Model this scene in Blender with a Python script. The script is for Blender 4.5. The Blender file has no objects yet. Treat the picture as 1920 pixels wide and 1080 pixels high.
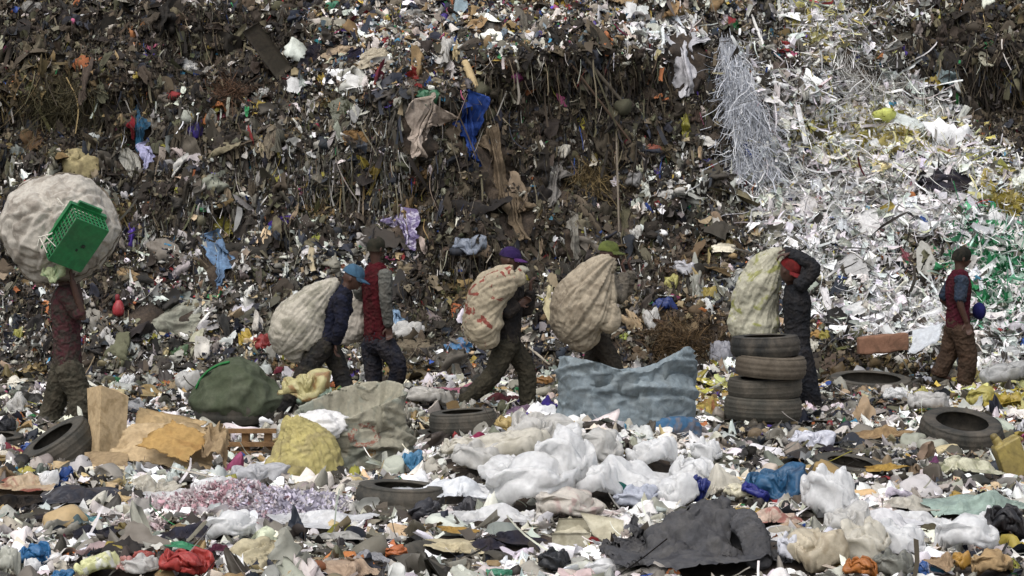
import bpy, bmesh, math, random
import numpy as np
from mathutils import Vector

# ------------------------------------------------------------------ camera, sky, sun, exposure
SC = bpy.context.scene
F, HZ, CH = 1920 * 70 / 36.0, 356.0, 2.2
cam_data = bpy.data.cameras.new("camera")
cam_data.lens = 70; cam_data.sensor_width = 36; cam_data.sensor_fit = 'HORIZONTAL'
cam_data.shift_y = -(540 - HZ) / 1920.0
cam_data.clip_start = 0.1; cam_data.clip_end = 600
cam = bpy.data.objects.new("camera", cam_data)
cam.location = (0, 0, CH); cam.rotation_euler = (math.radians(90), 0, 0)
SC.collection.objects.link(cam); SC.camera = cam

SUN_EL, SUN_AZ = 58, 205          # degrees; azimuth clockwise from +Y, so the light comes from behind the camera
wd = bpy.data.worlds.new("World"); SC.world = wd; wd.use_nodes = True
nt = wd.node_tree
bg = nt.nodes["Background"]
sky = nt.nodes.new("ShaderNodeTexSky"); sky.sky_type = 'NISHITA'; sky.sun_disc = False
sky.sun_elevation = math.radians(SUN_EL); sky.sun_rotation = math.radians(SUN_AZ)
sky.air_density = 1.0; sky.dust_density = 4.0; sky.ozone_density = 1.0
hs = nt.nodes.new("ShaderNodeHueSaturation"); hs.inputs["Saturation"].default_value = 0.45
nt.links.new(sky.outputs[0], hs.inputs["Color"]); nt.links.new(hs.outputs[0], bg.inputs[0])
bg.inputs[1].default_value = 0.15
sl = bpy.data.lights.new("sun", 'SUN'); sl.energy = 0.85; sl.angle = math.radians(80); sl.color = (1, 0.985, 0.965)
so = bpy.data.objects.new("sun", sl); SC.collection.objects.link(so)
_el, _az = math.radians(SUN_EL), math.radians(SUN_AZ)
_d = Vector((math.sin(_az) * math.cos(_el), math.cos(_az) * math.cos(_el), math.sin(_el)))
so.rotation_euler = _d.to_track_quat('Z', 'Y').to_euler(); so.location = _d * 40
SC.view_settings.view_transform = 'Standard'; SC.view_settings.look = 'None'
SC.view_settings.exposure = 0.6; SC.view_settings.gamma = 1

R = np.random.RandomState(7)
RND = random.Random(11)
COL = SC.collection

# ------------------------------------------------------------------ noise
def _h(ix, iy, iz, seed):
    h = (ix * 374761393 + iy * 668265263 + iz * 1274126177 + seed * 974711) & 0xFFFFFFFF
    h = ((h ^ (h >> 13)) * 1103515245) & 0xFFFFFFFF
    h = ((h ^ (h >> 16)) * 2246822519) & 0xFFFFFFFF
    return ((h ^ (h >> 15)) & 0xFFFF) / 32767.5 - 1.0

def vn(P, seed=0):
    P = np.asarray(P, float)
    I = np.floor(P).astype(np.int64); f = P - I
    f = f * f * f * (f * (f * 6 - 15) + 10)
    x, y, z = I[..., 0], I[..., 1], I[..., 2]
    fx, fy, fz = f[..., 0], f[..., 1], f[..., 2]
    def l(a, b, t): return a + (b - a) * t
    c = [[[_h(x + i, y + j, z + k, seed) for k in (0, 1)] for j in (0, 1)] for i in (0, 1)]
    return l(l(l(c[0][0][0], c[1][0][0], fx), l(c[0][1][0], c[1][1][0], fx), fy),
             l(l(c[0][0][1], c[1][0][1], fx), l(c[0][1][1], c[1][1][1], fx), fy), fz)

def fbm(P, o=3, seed=0):
    P = np.asarray(P, float); s = 0; a = 1.0; t = 0
    for k in range(o):
        s = s + a * vn(P * 2 ** k + 13.7 * k, seed + k); t += a; a *= .5
    return s / t

def ridged(P, o=2, seed=0):
    P = np.asarray(P, float); s = 0; a = 1.0; t = 0
    for k in range(o):
        s = s + a * (1 - np.abs(vn(P * 2 ** k + 7.1 * k, seed + k)) * 2); t += a; a *= .5
    return s / t

def crease(P, seed=0, w=3.0):
    return np.clip(1 - np.abs(vn(P, seed)) * w, 0, 1) ** 1.3

def warp(P, amt, sc, seed):
    return P + amt * np.stack([vn(P * sc, seed), vn(P * sc, seed + 1), vn(P * sc, seed + 2)], -1)

# ------------------------------------------------------------------ terrain
def W(px, py, Y):
    return np.array([(px - 960) / F * Y, Y, CH + (HZ - py) / F * Y], float)

_zk = [-.5, 0, .5, 1, 1.5, 2, 2.5, 2.9, 3.2, 3.5, 4, 4.4, 5, 6, 7.5]
_ck = {-600: [22.6, 23.1, 23.7, 24.3, 24.9, 25.2, 25.4, 25.6, 25.8, 26.4, 26.9, 27.3, 27.9, 29, 31],
       0: [22.8, 23.3, 23.9, 24.5, 25.0, 25.4, 25.8, 26.3, 26.45, 26.0, 26.8, 27.3, 27.9, 29, 31],
       250: [22.8, 23.4, 24.0, 24.6, 25.1, 25.4, 25.8, 26.1, 26.3, 26.3, 27.0, 27.4, 28, 29, 31],
       500: [22.9, 23.5, 24.1, 24.7, 25.2, 25.6, 25.9, 26.1, 26.3, 26.8, 27.1, 27.4, 28, 29, 31],
       700: [22.9, 23.5, 24.1, 24.6, 25.1, 25.4, 25.6, 25.75, 25.9, 26.05, 26.5, 27.2, 28, 29.4, 31.5],
       950: [22.9, 23.5, 24.1, 24.7, 25.1, 25.4, 25.7, 25.95, 26.1, 26.15, 26.0, 26.8, 27.8, 29.4, 31.5],
       1200: [22.9, 23.5, 24.1, 24.7, 25.3, 25.7, 26.0, 26.3, 26.5, 26.5, 26.2, 27.0, 27.9, 29.4, 31.5],
       1340: [22.9, 23.4, 24.0, 24.7, 25.4, 26.0, 26.4, 26.55, 26.65, 26.75, 26.95, 27.5, 28.1, 29.4, 31.5],
       1500: [22.6, 23.1, 23.8, 24.6, 25.3, 25.9, 26.3, 26.6, 26.75, 26.9, 27.2, 27.7, 28.3, 29.4, 31.5],
       1700: [22.2, 22.9, 23.7, 24.5, 25.2, 25.8, 26.4, 26.8, 27.1, 27.4, 27.8, 28.1, 28.6, 29.6, 31.5],
       1920: [22.0, 22.6, 23.3, 24.1, 24.9, 25.6, 26.2, 27.2, 27.8, 27.9, 27.6, 27.9, 28.4, 29.4, 31.5],
       2500: [22.0, 22.6, 23.3, 24.1, 24.9, 25.6, 26.2, 26.7, 27.1, 27.5, 27.8, 28.0, 28.4, 29.4, 31.5]}
_zg = np.arange(-.5, 7.51, .1); _xg = np.arange(-600, 2501, 50.)
_t = np.array([np.interp(_zg, _zk, _ck[k]) for k in sorted(_ck)])
_T = np.array([[np.interp(x, sorted(_ck), _t[:, j]) for j in range(len(_zg))] for x in _xg])
for _ in range(2):
    _T[1:-1] = (_T[:-2] + 2 * _T[1:-1] + _T[2:]) / 4

def hill_y(x, z):
    x = np.asarray(x, float); z = np.asarray(z, float)
    a = np.clip((960 + x * F / 25.5 + 600) / 50., 0, len(_xg) - 1.001); b = np.clip((z + .5) / .1, 0, len(_zg) - 1.001)
    i = a.astype(int); j = b.astype(int); u = a - i; v = b - j
    y = (_T[i, j] * (1 - u) + _T[i + 1, j] * u) * (1 - v) + (_T[i, j + 1] * (1 - u) + _T[i + 1, j + 1] * u) * v
    P = np.stack([x, z * 1.2, 0 * x], -1)
    k = np.clip(z / .8, 0, 1)
    return y + k * (.38 * fbm(P * .8, 2, 3) + .23 * fbm(P * 2.4, 2, 5)) + .07 * fbm(P * 7, 2, 9) + k * .10 * ridged(np.stack([x * .5, z * 2.6, 0 * x], -1) + .3 * np.stack([vn(P * 1.3, 91), vn(P * 1.3, 92), 0 * x], -1), 2, 17)

_bumps = [(.5, 15.2, 1.25, .75, .34), (-3.0, 14.2, 1.0, .8, .06), (1.2, 11.6, .8, .5, .12), (3.2, 13.2, 1.2, .8, .10),
          (-2.2, 11.4, .8, .4, .08), (4.2, 20.8, 1.0, 1.2, .05), (-4.0, 17.0, .8, .8, .08)]
def ground_z(x, y):
    x = np.asarray(x, float); y = np.asarray(y, float)
    P = np.stack([x, y, 0 * x], -1)
    z = .07 * fbm(P * .7, 2, 21) + .045 * fbm(P * 2.6, 2, 22)
    for bx, by, sx, sy, hh in _bumps:
        z = z + hh * np.exp(-((x - bx) / sx) ** 2 - ((y - by) / sy) ** 2)
    return z

def at(px, py):
    """first point where the ray through a photo position meets the ground or the heap"""
    Y = np.arange(9.0, 34, .02)
    x = (px - 960) / F * Y; z = CH + (HZ - py) / F * Y
    hit = (z < ground_z(x, Y)) | (Y > hill_y(x, z))
    k = int(np.argmax(hit)) if hit.any() else len(Y) - 1
    return np.array([x[k], Y[k], z[k]]), bool(Y[k] > hill_y(x[k], z[k]) - .03)

def hill_n(x, z, e=.25):
    dx = (hill_y(x + e, z) - hill_y(x - e, z)) / (2 * e); dz = (hill_y(x, z + e) - hill_y(x, z - e)) / (2 * e)
    n = np.stack([dx, -np.ones_like(dx), dz], -1)
    return n / np.linalg.norm(n, axis=-1, keepdims=True)

# ------------------------------------------------------------------ materials
def lin(c):
    if isinstance(c, str):
        c = [int(c[i:i + 2], 16) / 255 for i in (0, 2, 4)]
        sat = max(c) - min(c)
        if sat > .2:                                   # strong colours a little greyer and deeper, to offset the bright exposure
            g = .3 * c[0] + .6 * c[1] + .1 * c[2]; k = min(1, (sat - .2) / .25); c = [(v + (g - v) * .16 * k) * (1 - .13 * k) for v in c]
    return [(v / 12.92 if v <= .04045 else ((v + .055) / 1.055) ** 2.4) for v in c]

_mats = {}
def mat(kind, c, c2=None, **kw):
    key = (kind, c, c2, tuple(sorted(kw.items())))
    if key in _mats: return _mats[key]
    m = bpy.data.materials.new(kind); m.use_nodes = True
    N, L = m.node_tree.nodes, m.node_tree.links
    b = N["Principled BSDF"]; out = N["Material Output"]
    tc = N.new("ShaderNodeTexCoord")
    def noise(scale, detail=4, rough=.6, dist=0.0):
        n = N.new("ShaderNodeTexNoise"); n.inputs["Scale"].default_value = scale; n.inputs["Detail"].default_value = detail
        n.inputs["Roughness"].default_value = rough; n.inputs["Distortion"].default_value = dist
        L.new(tc.outputs["Object"], n.inputs["Vector"]); return n.outputs["Fac"]
    def ramp(src, a, bb):
        r = N.new("ShaderNodeMapRange"); r.inputs[1].default_value = a; r.inputs[2].default_value = bb; L.new(src, r.inputs[0]); return r.outputs[0]
    def mix(fac, A, B, mode='MIX'):
        x = N.new("ShaderNodeMix"); x.data_type = 'RGBA'; x.blend_type = mode
        if isinstance(fac, float): x.inputs[0].default_value = fac
        else: L.new(fac, x.inputs[0])
        for s, v in ((6, A), (7, B)):
            if isinstance(v, (list, tuple)): x.inputs[s].default_value = (*v[:3], 1)
            else: L.new(v, x.inputs[s])
        return x.outputs[2]
    base = lin(c)
    dirt = lin(kw.get('dirt', '4a4036')); da = kw.get('da', .55)
    col = base
    if c2: col = mix(ramp(noise(kw.get('s2', 5), 3, .6, 1.0), kw.get('lo', .5), kw.get('hi', .58)), base, lin(c2))
    dn = ramp(noise(kw.get('ds', 7), 6, .7, .5), .42, .75)
    mm = N.new("ShaderNodeMath"); mm.operation = 'MULTIPLY'; mm.inputs[1].default_value = da; L.new(dn, mm.inputs[0])
    col = mix(mm.outputs[0], col, dirt)
    hv = ramp(noise(30, 3), .3, .7)
    gv = N.new("ShaderNodeMapRange"); gv.inputs[3].default_value = .8; gv.inputs[4].default_value = 1.12; L.new(hv, gv.inputs[0])
    gm = N.new("ShaderNodeMix"); gm.data_type = 'RGBA'; gm.blend_type = 'MULTIPLY'; gm.inputs[0].default_value = 1
    if isinstance(col, list): gm.inputs[6].default_value = (*col, 1)
    else: L.new(col, gm.inputs[6])
    L.new(gv.outputs[0], gm.inputs[7])
    L.new(gm.outputs[2], b.inputs["Base Color"])
    b.inputs["Roughness"].default_value = kw.get('rough', .85)
    b.inputs["Specular IOR Level"].default_value = kw.get('spec', .25)
    bs = kw.get('bump', .3)
    if bs:
        bp = N.new("ShaderNodeBump"); bp.inputs["Strength"].default_value = bs; bp.inputs["Distance"].default_value = .01
        L.new(noise(kw.get('bs', 60), 5, .65, .8), bp.inputs["Height"]); L.new(bp.outputs[0], b.inputs["Normal"])
    tl = kw.get('tl', 0)
    if tl:
        t = N.new("ShaderNodeBsdfTranslucent"); t.inputs[0].default_value = (*base, 1)
        ms = N.new("ShaderNodeMixShader"); ms.inputs[0].default_value = tl
        L.new(b.outputs[0], ms.inputs[1]); L.new(t.outputs[0], ms.inputs[2]); L.new(ms.outputs[0], out.inputs[0])
    tr = kw.get('tr', 0)
    if tr:                                             # thin film: some of what lies behind shows through
        t = N.new("ShaderNodeBsdfTransparent"); ms = N.new("ShaderNodeMixShader"); ms.inputs[0].default_value = tr
        src = out.inputs[0].links[0].from_socket; L.new(src, ms.inputs[1]); L.new(t.outputs[0], ms.inputs[2]); L.new(ms.outputs[0], out.inputs[0])
    _mats[key] = m; return m

def cloth(c, c2=None, **k): return mat('cloth', c, c2, **{**dict(bump=.35, bs=45, rough=.95, spec=.1), **k})
def plastic(c, c2=None, **k): return mat('plastic_film', c, c2, **{**dict(rough=.38, spec=.45, tl=.22, bump=.5, bs=28, da=.3, ds=4), **k})
def woven(c, c2=None, **k): return mat('woven_sack', c, c2, **{**dict(rough=.7, spec=.2, bump=.45, bs=35, da=.6, ds=5), **k})
def board(c, c2=None, **k): return mat('cardboard', c, c2, **{**dict(rough=.9, spec=.1, bump=.2, bs=25, da=.3, ds=5), **k})
def hard(c, c2=None, **k): return mat('hard_plastic', c, c2, **{**dict(rough=.45, spec=.4, bump=.08, da=.3), **k})
def rubber(c='33332f'): return mat('rubber', c, None, rough=.75, spec=.25, bump=.25, bs=70, dirt='6b6256', da=.7, ds=4)

def litter_mat(name, rough=.8, tl=0.0, dirt=.5):
    m = bpy.data.materials.new(name); m.use_nodes = True
    N, L = m.node_tree.nodes, m.node_tree.links; b = N["Principled BSDF"]
    a = N.new("ShaderNodeAttribute"); a.attribute_name = "Col"
    tc = N.new("ShaderNodeTexCoord")
    n = N.new("ShaderNodeTexNoise"); n.inputs["Scale"].default_value = 14; n.inputs["Detail"].default_value = 6; n.inputs["Roughness"].default_value = .75
    L.new(tc.outputs["Object"], n.inputs["Vector"])
    r = N.new("ShaderNodeMapRange"); r.inputs[1].default_value = .45; r.inputs[2].default_value = .72; r.inputs[4].default_value = dirt
    L.new(n.outputs["Fac"], r.inputs[0])
    x = N.new("ShaderNodeMix"); x.data_type = 'RGBA'; x.inputs[7].default_value = (*lin('3b332a'), 1)
    L.new(r.outputs[0], x.inputs[0]); L.new(a.outputs["Color"], x.inputs[6]); L.new(x.outputs[2], b.inputs["Base Color"])
    b.inputs["Roughness"].default_value = rough; b.inputs["Specular IOR Level"].default_value = .3
    if tl:
        t = N.new("ShaderNodeBsdfTranslucent"); L.new(x.outputs[2], t.inputs[0])
        ms = N.new("ShaderNodeMixShader"); ms.inputs[0].default_value = tl
        L.new(b.outputs[0], ms.inputs[1]); L.new(t.outputs[0], ms.inputs[2]); L.new(ms.outputs[0], N["Material Output"].inputs[0])
    return m

def soil_mat():
    m = bpy.data.materials.new("refuse_soil"); m.use_nodes = True
    N, L = m.node_tree.nodes, m.node_tree.links; b = N["Principled BSDF"]
    tc = N.new("ShaderNodeTexCoord")
    def noise(s, d=6):
        n = N.new("ShaderNodeTexNoise"); n.inputs["Scale"].default_value = s; n.inputs["Detail"].default_value = d; n.inputs["Roughness"].default_value = .75
        L.new(tc.outputs["Object"], n.inputs["Vector"]); return n.outputs["Fac"]
    cr = N.new("ShaderNodeValToRGB"); L.new(noise(3.5), cr.inputs[0])
    e = cr.color_ramp.elements; e[0].position = .3; e[0].color = (*lin('201c17'), 1); e[1].position = .7; e[1].color = (*lin('584c3d'), 1)
    q = e.new(.5); q.color = (*lin('392f26'), 1)
    L.new(cr.outputs[0], b.inputs["Base Color"]); b.inputs["Roughness"].default_value = .95
    bp = N.new("ShaderNodeBump"); bp.inputs["Strength"].default_value = .8; bp.inputs["Distance"].default_value = .03
    L.new(noise(18), bp.inputs["Height"]); L.new(bp.outputs[0], b.inputs["Normal"])
    return m

# ------------------------------------------------------------------ mesh helpers
def np_mesh(name, V, Q, m, smooth=True, col=None):
    V = np.asarray(V, np.float32).reshape(-1, 3); me = bpy.data.meshes.new(name)
    Q = np.asarray(Q, np.int32); k = Q.shape[1]
    me.vertices.add(len(V)); me.vertices.foreach_set("co", V.ravel())
    me.loops.add(Q.size); me.loops.foreach_set("vertex_index", Q.ravel())
    me.polygons.add(len(Q)); me.polygons.foreach_set("loop_start", np.arange(0, Q.size, k, dtype=np.int32))
    me.polygons.foreach_set("use_smooth", np.full(len(Q), smooth, dtype=bool))
    me.update(calc_edges=True); me.validate()
    if col is not None:
        a = me.color_attributes.new("Col", 'FLOAT_COLOR', 'POINT')
        a.data.foreach_set("color", np.concatenate([col, np.ones((len(col), 1))], 1).astype(np.float32).ravel())
    if m: me.materials.append(m)
    return me

def py_mesh(name, V, Fc, m, smooth=False):
    me = bpy.data.meshes.new(name)
    me.from_pydata([tuple(map(float, v)) for v in V], [], [tuple(map(int, f)) for f in Fc])
    me.polygons.foreach_set("use_smooth", [smooth] * len(me.polygons)); me.update()
    if m: me.materials.append(m)
    return me

FOOT = []      # (point, radius) kept free of loose litter
def tag(o, label=None, cat=None, group=None, kind=None):
    if label: o["label"] = label
    if cat: o["category"] = cat
    if group: o["group"] = group
    if kind: o["kind"] = kind
    return o

def put(name, me, base=(0, 0, 0), parent=None, shift=True):
    """link a mesh built in world coordinates; its origin goes to base (relative to the parent's)"""
    base = np.array(base, float)
    if shift:
        n = len(me.vertices); co = np.empty(n * 3, np.float32); me.vertices.foreach_get("co", co)
        co = (co.reshape(-1, 3) - base).astype(np.float32); me.vertices.foreach_set("co", co.ravel()); me.update()
    o = bpy.data.objects.new(name, me); COL.objects.link(o)
    if parent is not None:
        o.parent = parent; o.location = base - ORG[parent.name]
    else:
        o.location = base
    ORG[o.name] = base
    return o
ORG = {}

def thing(name, label, cat, base, group=None):
    o = bpy.data.objects.new(name, None); COL.objects.link(o); o.location = base; o.empty_display_size = .1
    ORG[o.name] = np.array(base, float)
    return tag(o, label, cat, group)

def part(root, name, V, Fc, m, smooth=True, at_=None):
    me = np_mesh(name, V, Fc, m, smooth) if isinstance(Fc, np.ndarray) else py_mesh(name, V, Fc, m, smooth)
    return put(name, me, ORG[root.name] if at_ is None else at_, root)

def solo(name, label, cat, V, Fc, m, smooth=True, group=None, base=None, foot=None):
    me = np_mesh(name, V, Fc, m, smooth) if isinstance(Fc, np.ndarray) else py_mesh(name, V, Fc, m, smooth)
    V = np.asarray(V)
    if base is None: base = [*V.mean(0)[:2], V[:, 2].min()]
    if foot is not False:
        c = V.mean(0); e = (V.max(0) - V.min(0)) / 2
        FOOT.append((c, np.full(3, foot) if foot else np.maximum(e * .95, .03)))
    return tag(put(name, me, base), label, cat, group)

def grid_faces(nu, nv, closed=False):
    i = np.arange(nv - 1)[:, None]; j = np.arange(nu if closed else nu - 1)[None]
    a = i * nu + j; b = i * nu + (j + 1) % nu
    return np.stack([a, b, b + nu, a + nu], -1).reshape(-1, 4)

def merge(parts):
    V, Q, o = [], [], 0
    for v, f in parts:
        V.append(np.asarray(v, float)); Q += [tuple(int(i) + o for i in ff) for ff in f]; o += len(v)
    return np.concatenate(V), Q

def box(c, ax, ay, az):
    """box from centre and three half axis vectors"""
    c, ax, ay, az = map(np.array, (c, ax, ay, az))
    V = [c + i * ax + j * ay + k * az for k in (-1, 1) for j in (-1, 1) for i in (-1, 1)]
    return np.array(V), [(0, 2, 3, 1), (4, 5, 7, 6), (0, 1, 5, 4), (2, 6, 7, 3), (0, 4, 6, 2), (1, 3, 7, 5)]

def bar(p, q, r, n=6):
    return tube([p, q], [r, r], n, res=1)

def unit(v):
    v = np.array(v, float); return v / (np.linalg.norm(v) + 1e-9)

def catmull(P, k):
    P = np.asarray(P, float)
    if len(P) < 3 or k <= 1: return P
    E = np.concatenate([[2 * P[0] - P[1]], P, [2 * P[-1] - P[-2]]]); out = []
    for i in range(1, len(E) - 2):
        for t in np.linspace(0, 1, k, endpoint=False):
            a, b, c, d = E[i - 1], E[i], E[i + 1], E[i + 2]
            out.append(.5 * (2 * b + (c - a) * t + (2 * a - 5 * b + 4 * c - d) * t * t + (3 * b - a - 3 * c + d) * t ** 3))
    out.append(P[-1]); return np.array(out)

def tube(pts, radii, n=14, side=None, res=4, cap=.6):
    pts = np.array([np.asarray(p, float) for p in pts])
    rr = np.array([(r, r) if np.isscalar(r) else r for r in radii], float)
    A = catmull(np.concatenate([pts, rr], 1), res); pts, rr = A[:, :3], np.maximum(A[:, 3:], .001)
    T = np.gradient(pts, axis=0); T /= np.linalg.norm(T, axis=1, keepdims=True) + 1e-9
    # rounded ends
    def ends(p, t, r, sgn):
        m = r.mean()
        return [(p + sgn * t * m * cap * .55, r * .8), (p + sgn * t * m * cap * .9, r * .42), (p + sgn * t * m * cap, r * .05)]
    e0 = ends(pts[0], T[0], rr[0], -1)[::-1]; e1 = ends(pts[-1], T[-1], rr[-1], 1)
    P = np.concatenate([[x[0] for x in e0], pts, [x[0] for x in e1]]); RR = np.concatenate([[x[1] for x in e0], rr, [x[1] for x in e1]])
    TT = np.concatenate([[T[0]] * 3, T, [T[-1]] * 3])
    s = np.array(side, float) if side is not None else (np.array([0, 1., 0]) if abs(TT[0][1]) < .8 else np.array([1., 0, 0]))
    V = []; th = np.linspace(0, 2 * np.pi, n, endpoint=False)
    for p, r, t in zip(P, RR, TT):
        a = s - t * s.dot(t); a = unit(a); b = np.cross(t, a)
        if side is None: s = a
        V.append(p + np.cos(th)[:, None] * a * r[0] + np.sin(th)[:, None] * b * r[1])
    m = len(P)
    return np.concatenate(V), [tuple(f) for f in grid_faces(n, m, True)] + [tuple(range(n))[::-1], tuple(range((m - 1) * n, m * n))]

_ico = {}
def ico(k):
    if k not in _ico:
        bm = bmesh.new(); bmesh.ops.create_icosphere(bm, subdivisions=k, radius=1)
        _ico[k] = (np.array([v.co[:] for v in bm.verts]), np.array([[v.index for v in f.verts] for f in bm.faces], np.int32)); bm.free()
    return _ico[k]

def ell(c, r, k=3):
    V, Q = ico(k); return V * np.array(r) + np.array(c), [tuple(q) for q in Q]

def vnormals(V, Q):
    Q = np.asarray(Q); N = np.zeros_like(V)
    fn = np.cross(V[Q[:, 2]] - V[Q[:, 0]], V[Q[:, -1]] - V[Q[:, 1]]) if Q.shape[1] == 4 else np.cross(V[Q[:, 1]] - V[Q[:, 0]], V[Q[:, 2]] - V[Q[:, 0]])
    for k in range(Q.shape[1]): np.add.at(N, Q[:, k], fn)
    return N / (np.linalg.norm(N, axis=1, keepdims=True) + 1e-12)

def union(parts, voxel=.012, smooth=3):
    """one continuous skin over several tapered solids"""
    V, Q = merge(parts); me = py_mesh("tmp", V, Q, None); o = bpy.data.objects.new("tmp", me); COL.objects.link(o)
    r = o.modifiers.new("r", 'REMESH'); r.mode = 'VOXEL'; r.voxel_size = voxel
    if smooth:
        s = o.modifiers.new("s", 'SMOOTH'); s.iterations = smooth; s.factor = .5
    dg = bpy.context.evaluated_depsgraph_get(); e = bpy.data.meshes.new_from_object(o.evaluated_get(dg))
    co = np.empty(len(e.vertices) * 3, np.float32); e.vertices.foreach_get("co", co)
    n = len(e.polygons); li = np.empty(n * 4, np.int32); e.loops.foreach_get("vertex_index", li)
    bpy.data.objects.remove(o); bpy.data.meshes.remove(me); bpy.data.meshes.remove(e)
    return co.reshape(-1, 3).astype(float), li.reshape(-1, 4)

def wrinkle(V, Q, amp, sc, seed, st=(1, 1, 1), o=2):
    N = vnormals(V, Q); P = warp(V * np.array(st) * sc, .6, .7, seed)
    return V + N * (amp * (ridged(P, o, seed + 5) - .3))[:, None]
def cached(key, fn): return fn()
# ------------------------------------------------------------------ cloth: let sheets and bags fall and crumple, keep the shapes they settle in
def cloth_sim(V, Q, frames=30, pin=None, solids=(), bend=.02, ten=15, shrink=-.08, press=None, selfc=True, grav=1.0, air=1.0, mass=.3, stiff=1.0):
    made = []
    def ob(v, q):
        o = bpy.data.objects.new("tmp", py_mesh("tmp", v, q, None)); COL.objects.link(o); made.append(o); return o
    SC.frame_set(1)
    for v, q in solids:
        o = ob(v, q); o.modifiers.new("c", 'COLLISION'); o.collision.thickness_outer = .006; o.collision.cloth_friction = 15
    o = ob(V, Q); m = o.modifiers.new("c", 'CLOTH'); s = m.settings; s.quality = 4; s.mass = mass
    s.tension_stiffness = s.compression_stiffness = ten; s.shear_stiffness = 5; s.bending_stiffness = bend; s.air_damping = air; s.shrink_min = shrink
    s.effector_weights.gravity = grav
    if press is not None: s.use_pressure = True; s.uniform_pressure_force = press
    if pin is not None:
        g = o.vertex_groups.new(name="pin"); pin = np.asarray(pin, float).round(2)
        for w in np.unique(pin):
            if w > 0: g.add([int(i) for i in np.where(pin == w)[0]], float(w), 'REPLACE')
        s.vertex_group_mass = "pin"; s.pin_stiffness = stiff
    c = m.collision_settings; c.use_collision = bool(solids); c.distance_min = .006; c.collision_quality = 2
    c.use_self_collision = selfc; c.self_distance_min = .008; c.self_friction = 5
    m.point_cache.frame_end = frames + 1
    for f in range(1, frames + 1): SC.frame_set(f)
    e = o.evaluated_get(bpy.context.evaluated_depsgraph_get()); n = len(e.data.vertices); co = np.empty(n * 3, np.float32); e.data.vertices.foreach_get("co", co)
    for x in made:
        me = x.data; bpy.data.objects.remove(x); bpy.data.meshes.remove(me)
    SC.frame_set(1)
    r = co.reshape(-1, 3).astype(float)
    return r if np.isfinite(r).all() else np.array(V)

def rot3(x, y, z):
    cx, sx, cy, sy, cz, sz = math.cos(x), math.sin(x), math.cos(y), math.sin(y), math.cos(z), math.sin(z)
    return np.array([[cz, -sz, 0], [sz, cz, 0], [0, 0, 1]]) @ np.array([[cy, 0, sy], [0, 1, 0], [-sy, 0, cy]]) @ np.array([[1, 0, 0], [0, cx, -sx], [0, sx, cx]])

def sheet_mesh(n, w, h, seed, irr=.18):
    g = np.linspace(-1, 1, n); U, Vv = [x.ravel() for x in np.meshgrid(g, g)]; u = U * np.sqrt(1 - Vv ** 2 * .4); v = Vv * np.sqrt(1 - U ** 2 * .4); t = np.arctan2(v, u)
    k = 1 + irr * 1.5 * vn(np.stack([np.cos(t) * 1.5 + seed, np.sin(t) * 1.5, 0 * t], -1), seed) + irr * .5 * vn(np.stack([np.cos(t) * 5 + seed, np.sin(t) * 5, 0 * t], -1), seed + 1)
    return np.stack([u * k * w / 2, v * k * h / 2, .10 * vn(np.stack([u * 1.5 + seed, v * 1.5, 0 * u], -1), seed + 2)], -1), grid_faces(n, n)

def floor_mesh():
    X_, Y_ = np.meshgrid(np.linspace(-3, 3, 24), np.linspace(-3, 3, 24)); return np.stack([X_, Y_, .05 * vn(np.stack([X_ * 1.5, Y_ * 1.5, 0 * X_], -1), 3)], -1).reshape(-1, 3), grid_faces(24, 24)

def settle(kind, seed, n):
    r = np.random.RandomState(seed * 7 + 1); U = r.uniform; fl = floor_mesh()
    if kind == 'heap':
        B = [ell((U(-.3, .3), U(-.3, .3), 0), (U(.1, .22), U(.1, .2), U(.10, .24)), 3) for _ in range(3)]
        V, Q = sheet_mesh(n, 1.3, 1.3, seed); V = V @ rot3(U(.6, 1.35), U(-.4, .4), U(0, 6)).T + [0, 0, .75]; return cloth_sim(V, Q, 33, solids=[fl] + B, bend=.02 if n > 30 else .01), Q
    if kind == 'drape':
        B = [ell((U(-.6, .6), U(-.4, .4), 0), (U(.14, .3), U(.1, .22), U(.12, .36)), 3) for _ in range(6)]
        V, Q = sheet_mesh(n, 2.3, 1.7, seed); V = V @ rot3(U(-.3, .3), U(-.2, .2), U(0, .5)).T + [0, 0, .6]; return cloth_sim(V, Q, 32, solids=[fl] + B, bend=.03, shrink=-.14), Q
    if kind == 'bag':
        V, Q = ico(n); k = 1 + .14 * vn(V * 2 + seed, seed); V = np.sign(V) * np.abs(V) ** .62 * k[:, None] * [.55, .45, .30]
        V = V @ rot3(U(-.8, .8), U(-.8, .8), U(0, 6)).T + [0, 0, .55]; return cloth_sim(V, Q, 28, solids=[fl, ell((U(-.2, .2), 0, -.05), (.3, .2, .18), 3)], press=U(.10, .26), shrink=-.16, bend=.01), Q
    if kind == 'hang':
        V, Q = sheet_mesh(n, U(.75, 1.0), 1.8, seed, .28); V = np.stack([V[:, 0], V[:, 2], V[:, 1]], -1); zt = V[:, 2].max(); pin = (V[:, 2] > zt - U(.06, .2)) * 1.0
        if seed % 2: pin *= (V[:, 0] > -.05)
        V[pin > 0, 0] *= .35; wall = (np.array([(-3, .12, -3), (3, .12, -3), (3, .3, 3), (-3, .3, 3.)]), [(0, 1, 2, 3)])
        return cloth_sim(V, Q, 30, pin=pin, solids=[wall], bend=.03), Q

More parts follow.
